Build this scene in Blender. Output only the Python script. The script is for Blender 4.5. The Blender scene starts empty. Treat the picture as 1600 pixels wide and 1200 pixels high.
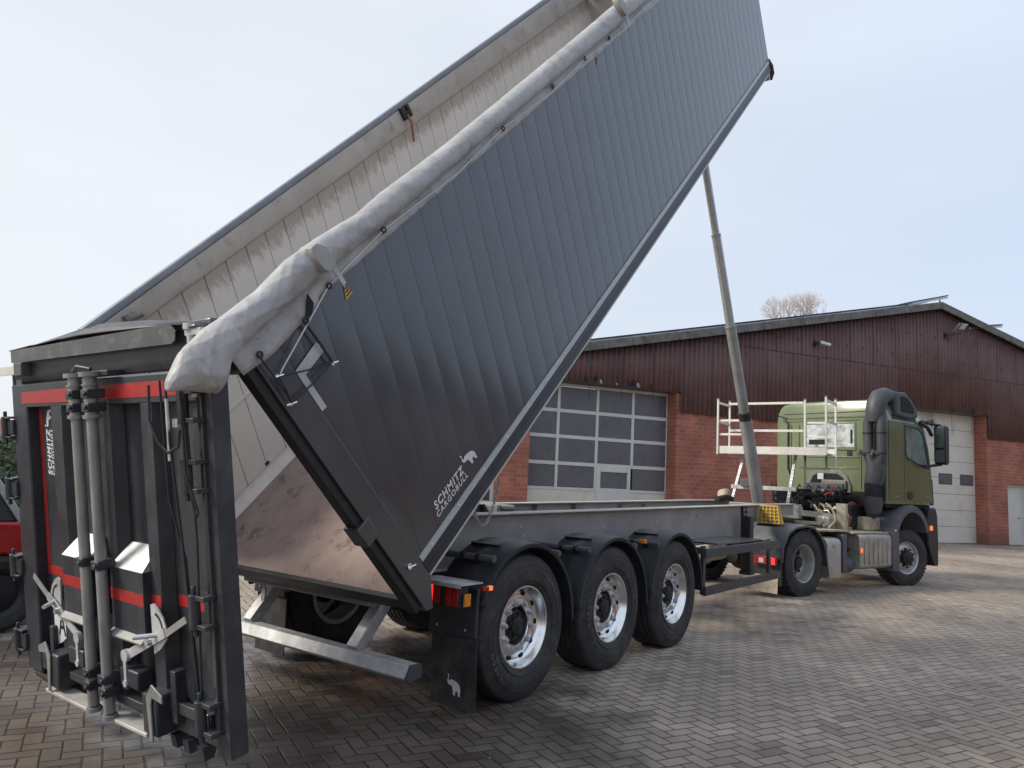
import bpy, bmesh, math, random
from mathutils import Vector, Matrix, noise
R=math.radians; pi=math.pi
sc=bpy.context.scene; COL=sc.collection
random.seed(7)
# ------------------------------------------------------------------ camera
CAMP=Vector((-4.694,-4.5484,1.6369)); FPX=1168.16; YAW,PITCH,ROLL=0.6498,0.1225,0.0501
f=Vector((math.cos(YAW)*math.cos(PITCH),math.sin(YAW)*math.cos(PITCH),math.sin(PITCH)))
r=Vector((math.sin(YAW),-math.cos(YAW),0)); u=r.cross(f)
r2=math.cos(ROLL)*r+math.sin(ROLL)*u; u2=-math.sin(ROLL)*r+math.cos(ROLL)*u
cam=bpy.data.objects.new("camera",bpy.data.cameras.new("camera")); COL.objects.link(cam)
cam.matrix_world=Matrix(((r2.x,u2.x,-f.x,CAMP.x),(r2.y,u2.y,-f.y,CAMP.y),(r2.z,u2.z,-f.z,CAMP.z),(0,0,0,1)))
cam.data.sensor_fit='HORIZONTAL'; cam.data.sensor_width=36; cam.data.lens=36*FPX/1600
cam.data.clip_start=.05; cam.data.clip_end=3000; sc.camera=cam
# ------------------------------------------------------------------ world, sun, exposure
SUN_AZ,SUN_EL=R(137),R(36)
w=bpy.data.worlds.new("World"); sc.world=w; w.use_nodes=True
nt=w.node_tree; nt.nodes.clear()
def N(nt,t,**k):
    n=nt.nodes.new(t)
    for a,b in k.items(): setattr(n,a,b)
    return n
wo=N(nt,'ShaderNodeOutputWorld'); bg=N(nt,'ShaderNodeBackground'); sky=N(nt,'ShaderNodeTexSky',sky_type='NISHITA')
sky.sun_disc=False; sky.sun_elevation=SUN_EL; sky.sun_rotation=pi/2-SUN_AZ; sky.air_density=1.0; sky.dust_density=2.5; sky.ozone_density=1.5
# thin high cloud veil mixed over the blue
tc=N(nt,'ShaderNodeTexCoord'); mp=N(nt,'ShaderNodeMapping'); mp.inputs['Scale'].default_value=(1.2,1.2,4.0)
ns=N(nt,'ShaderNodeTexNoise'); ns.inputs['Scale'].default_value=1.3; ns.inputs['Detail'].default_value=5; ns.inputs['Roughness'].default_value=.45
rp=N(nt,'ShaderNodeValToRGB'); rp.color_ramp.elements[0].position=.28; rp.color_ramp.elements[0].color=(.80,.80,.80,1); rp.color_ramp.elements[1].position=.75; rp.color_ramp.elements[1].color=(.97,.97,.97,1)
mx=N(nt,'ShaderNodeMix',data_type='RGBA')
dp=N(nt,'ShaderNodeVectorMath',operation='DOT_PRODUCT'); dp.inputs[1].default_value=(math.cos(R(100))*.9,math.sin(R(100))*.9,.35)
gm=N(nt,'ShaderNodeMapRange'); gm.inputs['From Min'].default_value=-.25; gm.inputs['From Max'].default_value=1.0
cm_=N(nt,'ShaderNodeMix',data_type='RGBA'); cm_.inputs[6].default_value=(5.15,6.0,7.4,1); cm_.inputs[7].default_value=(6.8,7.05,7.3,1)
nt.links.new(tc.outputs['Generated'],dp.inputs[0]); nt.links.new(dp.outputs['Value'],gm.inputs[0]); nt.links.new(gm.outputs[0],cm_.inputs[0]); nt.links.new(cm_.outputs[2],mx.inputs[7]); nt.links.new(tc.outputs['Generated'],mp.inputs[0]); nt.links.new(mp.outputs[0],ns.inputs['Vector']); nt.links.new(ns.outputs['Fac'],rp.inputs[0])
nt.links.new(rp.outputs[0],mx.inputs[0]); nt.links.new(sky.outputs[0],mx.inputs[6]); nt.links.new(mx.outputs[2],bg.inputs[0])
bg.inputs[1].default_value=.10; nt.links.new(bg.outputs[0],wo.inputs[0])
sl=bpy.data.lights.new("sun",'SUN'); sl.energy=2.5; sl.angle=R(16); sl.color=(1,.92,.80)
so=bpy.data.objects.new("sun",sl); COL.objects.link(so)
sd=Vector((math.cos(SUN_AZ)*math.cos(SUN_EL),math.sin(SUN_AZ)*math.cos(SUN_EL),math.sin(SUN_EL)))
so.rotation_euler=sd.to_track_quat('Z','Y').to_euler(); so.location=(0,0,30)
sc.view_settings.view_transform='Standard'; sc.view_settings.look='None'; sc.view_settings.exposure=0.45; sc.view_settings.gamma=1
sc.render.engine='CYCLES'
# ------------------------------------------------------------------ materials
def mat(name,col,rough=.5,metal=0.,var=.12,scale=6.,bump=0.,bscale=60.,bdist=.01,coat=0.,dirt=None,spec=.5,emit=None,es=0,stretch=(1,1,1)):
    m=bpy.data.materials.new(name); m.use_nodes=True; t=m.node_tree; p=t.nodes['Principled BSDF']
    tc=N(t,'ShaderNodeTexCoord'); mp=N(t,'ShaderNodeMapping'); mp.inputs['Scale'].default_value=stretch; t.links.new(tc.outputs['Object'],mp.inputs[0])
    n=N(t,'ShaderNodeTexNoise'); n.inputs['Scale'].default_value=scale; n.inputs['Detail'].default_value=6; n.inputs['Roughness'].default_value=.62
    t.links.new(mp.outputs[0],n.inputs['Vector'])
    a=[max(0,c*(1-var*1.6)) for c in col]; b=[min(1,c*(1+var*1.6)) for c in col]
    rp=N(t,'ShaderNodeValToRGB'); rp.color_ramp.elements[0].position=.3; rp.color_ramp.elements[1].position=.7
    rp.color_ramp.elements[0].color=(*a,1); rp.color_ramp.elements[1].color=(*b,1)
    t.links.new(n.outputs['Fac'],rp.inputs[0]); out=rp.outputs[0]
    if dirt:
        dc,lo,hi,ds=dirt[:4]; dst=dirt[4] if len(dirt)>4 else (1,1,1)
        mp2=N(t,'ShaderNodeMapping'); mp2.inputs['Scale'].default_value=dst; mp2.inputs['Location'].default_value=(3.1,1.7,.4); t.links.new(tc.outputs['Object'],mp2.inputs[0])
        n2=N(t,'ShaderNodeTexNoise'); n2.inputs['Scale'].default_value=ds; n2.inputs['Detail'].default_value=8; n2.inputs['Roughness'].default_value=.7
        t.links.new(mp2.outputs[0],n2.inputs['Vector'])
        r3=N(t,'ShaderNodeValToRGB'); r3.color_ramp.elements[0].position=lo; r3.color_ramp.elements[1].position=hi; r3.color_ramp.elements[0].color=(0,0,0,1)
        t.links.new(n2.outputs['Fac'],r3.inputs[0]); mm=N(t,'ShaderNodeMix',data_type='RGBA'); mm.inputs[7].default_value=(*dc,1)
        t.links.new(r3.outputs[0],mm.inputs[0]); t.links.new(out,mm.inputs[6]); out=mm.outputs[2]
    t.links.new(out,p.inputs['Base Color'])
    rr=N(t,'ShaderNodeMapRange'); rr.inputs['To Min'].default_value=max(.02,rough-.1); rr.inputs['To Max'].default_value=min(1,rough+.12)
    t.links.new(n.outputs['Fac'],rr.inputs[0]); t.links.new(rr.outputs[0],p.inputs['Roughness'])
    p.inputs['Metallic'].default_value=metal; p.inputs['Coat Weight'].default_value=coat; p.inputs['Specular IOR Level'].default_value=spec
    if coat: p.inputs['Coat Roughness'].default_value=.12
    if bump:
        nb=N(t,'ShaderNodeTexNoise'); nb.inputs['Scale'].default_value=bscale; nb.inputs['Detail'].default_value=4
        t.links.new(tc.outputs['Object'],nb.inputs['Vector']); bp=N(t,'ShaderNodeBump'); bp.inputs['Strength'].default_value=bump; bp.inputs['Distance'].default_value=bdist
        t.links.new(nb.outputs['Fac'],bp.inputs['Height']); t.links.new(bp.outputs[0],p.inputs['Normal'])
    if emit: p.inputs['Emission Color'].default_value=(*emit,1); p.inputs['Emission Strength'].default_value=es
    return m
M={}
M['raild']=mat('dark_rail_paint',(.034,.040,.050),.38,.2,.1,4,dirt=((.10,.10,.10),.6,.85,6))
M['cap']=mat('weathered_rail_cap',(.19,.205,.235),.45,.2,.1,4)
M['anth']=mat('anthracite_paint',(.088,.094,.105),.30,.6,.08,1.5,coat=.5,dirt=((.12,.11,.105),.62,.85,2.2,(1,1,1)))
M['anth2']=mat('anthracite_gate_paint',(.034,.039,.047),.42,.1,.2,4,bump=.15,bscale=140,dirt=((.085,.083,.08),.52,.80,7,(1,1,.3)))
M['black']=mat('black_paint',(.012,.014,.018),.45,0,.3,8,dirt=((.05,.048,.045),.55,.85,7))
M['rubber']=mat('tyre_rubber',(.030,.030,.032),.72,0,.3,9,bump=.15,bscale=90,dirt=((.095,.085,.075),.48,.8,6))
M['plast']=mat('mudguard_plastic',(.028,.031,.038),.5,0,.2,6,bump=.12,bscale=200,dirt=((.08,.075,.07),.55,.85,5))
M['alu']=mat('polished_aluminium',(.82,.82,.82),.20,1,.04,20,dirt=((.45,.44,.42),.6,.8,18))
M['aludull']=mat('dull_aluminium',(.55,.56,.57),.42,.75,.08,12)
M['alurail']=mat('natural_aluminium_rail',(.70,.68,.63),.4,.3,.06,12)
M['galv']=mat('galvanised_steel',(.50,.51,.52),.46,.35,.2,7,bump=.08,bscale=60,dirt=((.2,.19,.175),.55,.75,5))
M['lip']=mat('scratched_lip',(.085,.09,.095),.35,.3,.15,5,dirt=((.24,.24,.24),.5,.8,6,(1,1,2)))
M['pole']=mat('locking_tube_metal',(.27,.275,.27),.42,.3,.15,5,dirt=((.17,.165,.15),.5,.8,6,(1,1,.4)))
M['chass']=mat('grey_chassis_paint',(.29,.287,.278),.5,.15,.12,3,dirt=((.24,.225,.20),.5,.8,3,(1,1,1.6)))
M['chasstop']=mat('chassis_flange_bare',(.50,.48,.45),.5,.3,.15,6)
M['steel']=mat('cylinder_steel',(.30,.31,.32),.34,.35,.15,3,dirt=((.20,.19,.175),.5,.8,3,(1,1,.4)))
M['chrome']=mat('chromed_piston',(.46,.48,.50),.28,.55,.04,10)
M['tarp']=mat('grey_tarpaulin',(.385,.385,.39),.5,0,.12,4,bump=.35,bscale=14,bdist=.02,dirt=((.20,.185,.17),.48,.76,6))
M['inner']=mat('worn_inner_wall',(.60,.575,.55),.5,.25,.05,1.4,dirt=((.40,.375,.35),.5,.8,2))
M['innerrail']=mat('dusty_rail',(.44,.43,.41),.5,.1,.08,3,dirt=((.22,.20,.18),.55,.8,5))
M['floor']=mat('dusty_floor_plate',(.30,.222,.195),.7,0,.13,5,bump=.5,bscale=22,dirt=((.11,.08,.068),.56,.68,5))
M['red']=mat('red_marking_tape',(.36,.024,.022),.4,0,.1,15)
M['white']=mat('white_marking',(.62,.63,.64),.5,0,.06,15)
M['strip']=mat('grey_reflective_strip',(.42,.45,.46),.4,.1,.06,15)
M['yellow']=mat('yellow_plastic',(.55,.36,.045),.5,0,.1,9)
M['redlamp']=mat('red_lamp_lens',(.30,.01,.012),.18,0,.1,30)
M['redlit']=mat('lit_red_lamp',(.6,.02,.02),.3,emit=(1,.04,.03),es=.8)
M['orange']=mat('amber_lens',(.65,.22,.02),.25,0,.1,30)
M['orangelit']=mat('lit_amber_lens',(.8,.22,.06),.3,emit=(1,.22,.06),es=.55)
M['brick']=None
M['green']=mat('olive_cab_paint',(.138,.168,.082),.28,0,.08,2,coat=.6,dirt=((.16,.17,.10),.6,.85,3))
M['greenshade']=mat('olive_paint_shaded',(.10,.125,.055),.22,0,.06,2,coat=.8)  # darker copy of the cab olive: shade of the sides put into the colour
M['glass']=mat('dark_glass',(.05,.06,.06),.05,0,.1,3,spec=.9)
M['glassl']=mat('cab_side_glass',(.20,.26,.24),.06,.2,.25,5,spec=1)
M['glassm']=mat('cab_rear_glass_reflection',(.50,.54,.52),.08,.5,.4,6,spec=1)  # pale mottled base paints a whitish reflection into the glass
M['frametan']=mat('dusty_arch_frame',(.20,.19,.17),.6,0,.15,9)
M['truckgrey']=mat('truck_plastic_grey',(.085,.09,.105),.55,0,.1,8,bump=.1,bscale=150,dirt=((.17,.155,.135),.5,.85,5))
M['snork']=mat('intake_plastic',(.055,.057,.066),.5,0,.12,8,bump=.1,bscale=150)
M['tan']=mat('dusty_metal',(.40,.35,.27),.7,.1,.2,9,bump=.2,bscale=50,dirt=((.16,.14,.12),.55,.75,8))
M['boxsil']=mat('silver_ribbed_tank',(.42,.405,.36),.42,.5,.12,5,dirt=((.30,.27,.22),.5,.8,6))
M['rust']=mat('rusty_exhaust',(.26,.11,.05),.75,.2,.3,9,bump=.2)
M['rimsteel']=mat('steel_wheel',(.48,.48,.48),.4,.6,.15,12,dirt=((.2,.18,.15),.5,.8,9))
M['hub']=mat('greasy_hub',(.022,.020,.019),.6,.1,.4,18,bump=.3,bscale=50)
M['nut']=mat('wheel_nut_metal',(.55,.57,.60),.35,.6,.1,30)
M['dark']=mat('dark_recess',(.008,.008,.009),.8,0,.1,9)  # near-black; on hole discs and the gap wedge it stands in for shade
M['doorwhite']=mat('door_panel_white',(.68,.66,.59),.5,0,.03,2,dirt=((.40,.37,.32),.52,.75,1.2,(1,1,.5)))
M['framewhite']=mat('door_frame_white',(.62,.63,.60),.5,0,.04,3)
M['pane']=mat('matt_acrylic_pane',(.135,.135,.15),.28,0,.06,2)
M['clad']=mat('brown_cladding',(.135,.072,.066),.62,0,.14,1.2,bump=.1,bscale=30,dirt=((.14,.10,.09),.55,.85,1.6,(1,1,.3)))
M['roof']=mat('mossy_fibre_cement',(.15,.145,.135),.85,0,.25,4,bump=.3,bscale=30,dirt=((.10,.10,.03),.62,.74,3))
M['solar']=mat('solar_panel',(.02,.025,.04),.2,.2,.1,4)
M['bark']=mat('bare_twigs',(.60,.55,.52),.9,0,.15,4)
M['leafg']=mat('hedge_leaves',(.05,.085,.03),.7,0,.4,3)
M['grass']=mat('grass',(.07,.13,.03),.9,0,.3,2)
M['tred']=mat('red_bonnet',(.42,.02,.02),.25,0,.08,3,coat=.6)
M['roofred']=mat('red_roof_tiles',(.22,.07,.045),.8,0,.15,6)
M['render']=mat('house_render',(.13,.16,.15),.8,0,.05,4)
M['coil']=mat('black_coiled_hose',(.012,.013,.014),.35,0,.2,20)
M['redhose']=mat('red_air_coupling',(.5,.03,.03),.4)
def inner_dirt_mat():
    # inner wall with a grimy band below the top rail (dirt follows the board edge in body coordinates)
    m=mat('left_wall_inner_metal',(.64,.625,.60),.55,.0,.05,1.4)
    t=m.node_tree; p=t.nodes['Principled BSDF']; src=p.inputs['Base Color'].links[0].from_socket
    at=N(t,'ShaderNodeAttribute',attribute_name='bodyuv'); sx=N(t,'ShaderNodeSeparateXYZ'); t.links.new(at.outputs['Vector'],sx.inputs[0])
    cmb=N(t,'ShaderNodeCombineXYZ'); t.links.new(sx.outputs[0],cmb.inputs[0])
    my=N(t,'ShaderNodeMath',operation='MULTIPLY'); my.inputs[1].default_value=.3; t.links.new(sx.outputs[1],my.inputs[0]); t.links.new(my.outputs[0],cmb.inputs[1])
    n=N(t,'ShaderNodeTexNoise'); n.inputs['Scale'].default_value=13; n.inputs['Detail'].default_value=10; n.inputs['Roughness'].default_value=.82
    t.links.new(cmb.outputs[0],n.inputs['Vector'])
    # lower edge of dirt at w = 1.70 +- noise
    a=N(t,'ShaderNodeMath',operation='MULTIPLY_ADD'); a.inputs[1].default_value=.55; a.inputs[2].default_value=1.42; t.links.new(n.outputs['Fac'],a.inputs[0])
    s=N(t,'ShaderNodeMath',operation='SUBTRACT'); t.links.new(sx.outputs[1],s.inputs[0]); t.links.new(a.outputs[0],s.inputs[1])
    mr=N(t,'ShaderNodeMapRange'); mr.inputs['From Min'].default_value=-.01; mr.inputs['From Max'].default_value=.09; mr.inputs['To Max'].default_value=.85; t.links.new(s.outputs[0],mr.inputs[0])
    mm=N(t,'ShaderNodeMix',data_type='RGBA'); mm.inputs[7].default_value=(.34,.305,.26,1)
    t.links.new(mr.outputs[0],mm.inputs[0]); t.links.new(src,mm.inputs[6]); t.links.new(mm.outputs[2],p.inputs['Base Color'])
    return m
M['innerdirt']=inner_dirt_mat()
def brick_mat():
    m=bpy.data.materials.new('red_brick'); m.use_nodes=True; t=m.node_tree; p=t.nodes['Principled BSDF']
    at=N(t,'ShaderNodeAttribute',attribute_name='walluv')
    b=N(t,'ShaderNodeTexBrick'); b.inputs['Scale'].default_value=1; b.inputs['Brick Width'].default_value=.25; b.inputs['Row Height'].default_value=.123; b.inputs['Mortar Size'].default_value=.006
    b.inputs['Mortar Smooth'].default_value=.3; b.inputs['Bias'].default_value=-.1
    b.inputs['Color1'].default_value=(.42,.155,.105,1); b.inputs['Color2'].default_value=(.31,.108,.074,1); b.inputs['Mortar'].default_value=(.40,.29,.24,1)
    t.links.new(at.outputs['Vector'],b.inputs['Vector'])
    n=N(t,'ShaderNodeTexNoise'); n.inputs['Scale'].default_value=1.1; n.inputs['Detail'].default_value=8; t.links.new(at.outputs['Vector'],n.inputs['Vector'])
    rp=N(t,'ShaderNodeValToRGB'); rp.color_ramp.elements[0].position=.3; rp.color_ramp.elements[0].color=(.72,.70,.70,1); rp.color_ramp.elements[1].position=.7; rp.color_ramp.elements[1].color=(1.15,1.12,1.1,1)
    t.links.new(n.outputs['Fac'],rp.inputs[0]); mm=N(t,'ShaderNodeMix',data_type='RGBA',blend_type='MULTIPLY'); mm.inputs[0].default_value=1
    t.links.new(b.outputs['Color'],mm.inputs[6]); t.links.new(rp.outputs[0],mm.inputs[7]); 
    # splash dirt near the ground
    sx=N(t,'ShaderNodeSeparateXYZ'); t.links.new(at.outputs['Vector'],sx.inputs[0]); mr=N(t,'ShaderNodeMapRange'); mr.inputs['From Min'].default_value=.7; mr.inputs['From Max'].default_value=0; mr.inputs['To Max'].default_value=.55
    t.links.new(sx.outputs[1],mr.inputs[0]); m2=N(t,'ShaderNodeMix',data_type='RGBA'); m2.inputs[7].default_value=(.11,.06,.045,1); t.links.new(mr.outputs[0],m2.inputs[0]); t.links.new(mm.outputs[2],m2.inputs[6])
    t.links.new(m2.outputs[2],p.inputs['Base Color']); p.inputs['Roughness'].default_value=.85
    bp=N(t,'ShaderNodeBump'); bp.inputs['Strength'].default_value=.6; bp.inputs['Distance'].default_value=.008; bp.invert=True
    t.links.new(b.outputs['Fac'],bp.inputs['Height']); t.links.new(bp.outputs[0],p.inputs['Normal'])
    return m
M['brick']=brick_mat()
def paver_mat():
    m=bpy.data.materials.new('herringbone_pavers'); m.use_nodes=True; t=m.node_tree; p=t.nodes['Principled BSDF']; L=t.links.new
    def mth(op,a,b=None,c=None):
        n=N(t,'ShaderNodeMath',operation=op)
        for i,x in enumerate((a,b,c)):
            if x is None: continue
            if isinstance(x,(int,float)): n.inputs[i].default_value=x
            else: L(x,n.inputs[i])
        return n.outputs[0]
    tc=N(t,'ShaderNodeTexCoord'); mp=N(t,'ShaderNodeMapping'); mp.vector_type='POINT'
    mp.inputs['Rotation'].default_value=(0,0,R(24.5)); mp.inputs['Scale'].default_value=(10,10,10); L(tc.outputs['Object'],mp.inputs[0])
    # slight wobble of the courses
    nw=N(t,'ShaderNodeTexNoise'); nw.inputs['Scale'].default_value=1.6; nw.inputs['Detail'].default_value=2; L(tc.outputs['Object'],nw.inputs['Vector'])
    va=N(t,'ShaderNodeVectorMath',operation='MULTIPLY_ADD'); va.inputs[1].default_value=(.35,.35,0); L(nw.outputs['Color'],va.inputs[0]); L(mp.outputs[0],va.inputs[2])
    s=N(t,'ShaderNodeSeparateXYZ'); L(va.outputs[0],s.inputs[0]); x,y=s.outputs[0],s.outputs[1]
    i=mth('FLOOR',x); j=mth('FLOOR',y); uu=mth('SUBTRACT',x,i); vv=mth('SUBTRACT',y,j)
    k=mth('FLOORED_MODULO',mth('SUBTRACT',i,j),4)
    eq=lambda n: mth('COMPARE',k,n,.5)
    k0,k1,k2,k3=eq(0),eq(1),eq(2),eq(3)
    dl=mth('MULTIPLY_ADD',k1,10,uu); dr=mth('MULTIPLY_ADD',k0,10,mth('SUBTRACT',1,uu)); db=mth('MULTIPLY_ADD',k2,10,vv); dt=mth('MULTIPLY_ADD',k3,10,mth('SUBTRACT',1,vv))
    d=mth('MINIMUM',mth('MINIMUM',dl,dr),mth('MINIMUM',db,dt))
    bi=mth('SUBTRACT',i,k1); bj=mth('SUBTRACT',j,k2); cb=N(t,'ShaderNodeCombineXYZ'); L(bi,cb.inputs[0]); L(bj,cb.inputs[1])
    wn=N(t,'ShaderNodeTexWhiteNoise',noise_dimensions='2D'); L(cb.outputs[0],wn.inputs['Vector'])
    mask=N(t,'ShaderNodeMapRange',interpolation_type='SMOOTHSTEP'); mask.inputs['From Min'].default_value=.025; mask.inputs['From Max'].default_value=.085; L(d,mask.inputs[0])
    rb=N(t,'ShaderNodeValToRGB'); rb.color_ramp.elements[0].color=(.255,.208,.168,1); rb.color_ramp.elements[1].color=(.45,.375,.305,1); e=rb.color_ramp.elements.new(.10); e.color=(.35,.290,.234,1); L(wn.outputs['Value'],rb.inputs[0])
    # fine aggregate
    fn=N(t,'ShaderNodeTexNoise'); fn.inputs['Scale'].default_value=150; fn.inputs['Detail'].default_value=3; L(tc.outputs['Object'],fn.inputs['Vector'])
    fr=N(t,'ShaderNodeMapRange'); fr.inputs['From Min'].default_value=.3; fr.inputs['From Max'].default_value=.7; fr.inputs['To Min'].default_value=.72; fr.inputs['To Max'].default_value=1.28; L(fn.outputs['Fac'],fr.inputs[0])
    m1=N(t,'ShaderNodeMix',data_type='RGBA',blend_type='MULTIPLY'); m1.inputs[0].default_value=1; L(rb.outputs[0],m1.inputs[6]); L(fr.outputs[0],m1.inputs[7])
    # big stains
    bn=N(t,'ShaderNodeTexNoise'); bn.inputs['Scale'].default_value=.42; bn.inputs['Detail'].default_value=9; bn.inputs['Roughness'].default_value=.62; L(tc.outputs['Object'],bn.inputs['Vector'])
    br=N(t,'ShaderNodeMapRange'); br.inputs['From Min'].default_value=.36; br.inputs['From Max'].default_value=.62; br.inputs['To Min'].default_value=.62; br.inputs['To Max'].default_value=1.10; L(bn.outputs['Fac'],br.inputs[0])
    m2=N(t,'ShaderNodeMix',data_type='RGBA',blend_type='MULTIPLY'); m2.inputs[0].default_value=1; L(m1.outputs[2],m2.inputs[6]); L(br.outputs[0],m2.inputs[7])
    gv=N(t,'ShaderNodeMix',data_type='RGBA'); gv.inputs[6].default_value=(.062,.052,.043,1); L(mask.outputs[0],gv.inputs[0]); L(m2.outputs[2],gv.inputs[7])
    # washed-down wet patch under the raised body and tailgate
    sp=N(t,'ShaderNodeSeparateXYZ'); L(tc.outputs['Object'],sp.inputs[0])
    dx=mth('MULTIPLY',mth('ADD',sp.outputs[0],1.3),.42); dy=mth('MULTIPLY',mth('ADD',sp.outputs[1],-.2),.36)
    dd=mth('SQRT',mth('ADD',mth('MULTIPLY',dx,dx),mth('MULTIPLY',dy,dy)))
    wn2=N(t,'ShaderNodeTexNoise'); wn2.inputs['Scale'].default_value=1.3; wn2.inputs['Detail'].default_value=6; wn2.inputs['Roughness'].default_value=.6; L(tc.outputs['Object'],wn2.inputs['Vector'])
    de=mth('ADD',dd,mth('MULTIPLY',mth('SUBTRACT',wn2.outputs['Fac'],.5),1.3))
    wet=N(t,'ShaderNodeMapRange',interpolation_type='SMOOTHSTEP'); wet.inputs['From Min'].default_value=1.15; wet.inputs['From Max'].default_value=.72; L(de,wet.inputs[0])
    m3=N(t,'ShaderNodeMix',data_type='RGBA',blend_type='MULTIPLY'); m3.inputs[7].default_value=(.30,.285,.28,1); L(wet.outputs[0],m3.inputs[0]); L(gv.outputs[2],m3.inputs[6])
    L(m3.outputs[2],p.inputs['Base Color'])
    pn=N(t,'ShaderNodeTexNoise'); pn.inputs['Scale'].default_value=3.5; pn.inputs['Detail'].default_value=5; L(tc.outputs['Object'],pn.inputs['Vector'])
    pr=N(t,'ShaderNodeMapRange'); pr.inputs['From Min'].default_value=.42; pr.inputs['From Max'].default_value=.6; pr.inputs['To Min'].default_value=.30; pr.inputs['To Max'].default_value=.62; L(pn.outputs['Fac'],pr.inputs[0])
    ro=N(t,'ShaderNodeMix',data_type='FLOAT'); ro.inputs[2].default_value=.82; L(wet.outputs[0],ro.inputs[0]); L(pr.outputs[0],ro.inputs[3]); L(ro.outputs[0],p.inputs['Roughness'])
    h=mth('ADD',mth('MULTIPLY',mask.outputs[0],1.0),mth('MULTIPLY',fn.outputs['Fac'],.35)); h=mth('ADD',h,mth('MULTIPLY',wn.outputs['Value'],.3))
    bp=N(t,'ShaderNodeBump'); bp.inputs['Strength'].default_value=.7; bp.inputs['Distance'].default_value=.006; L(h,bp.inputs['Height']); L(bp.outputs[0],p.inputs['Normal'])
    return m
M['paver']=paver_mat()
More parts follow.
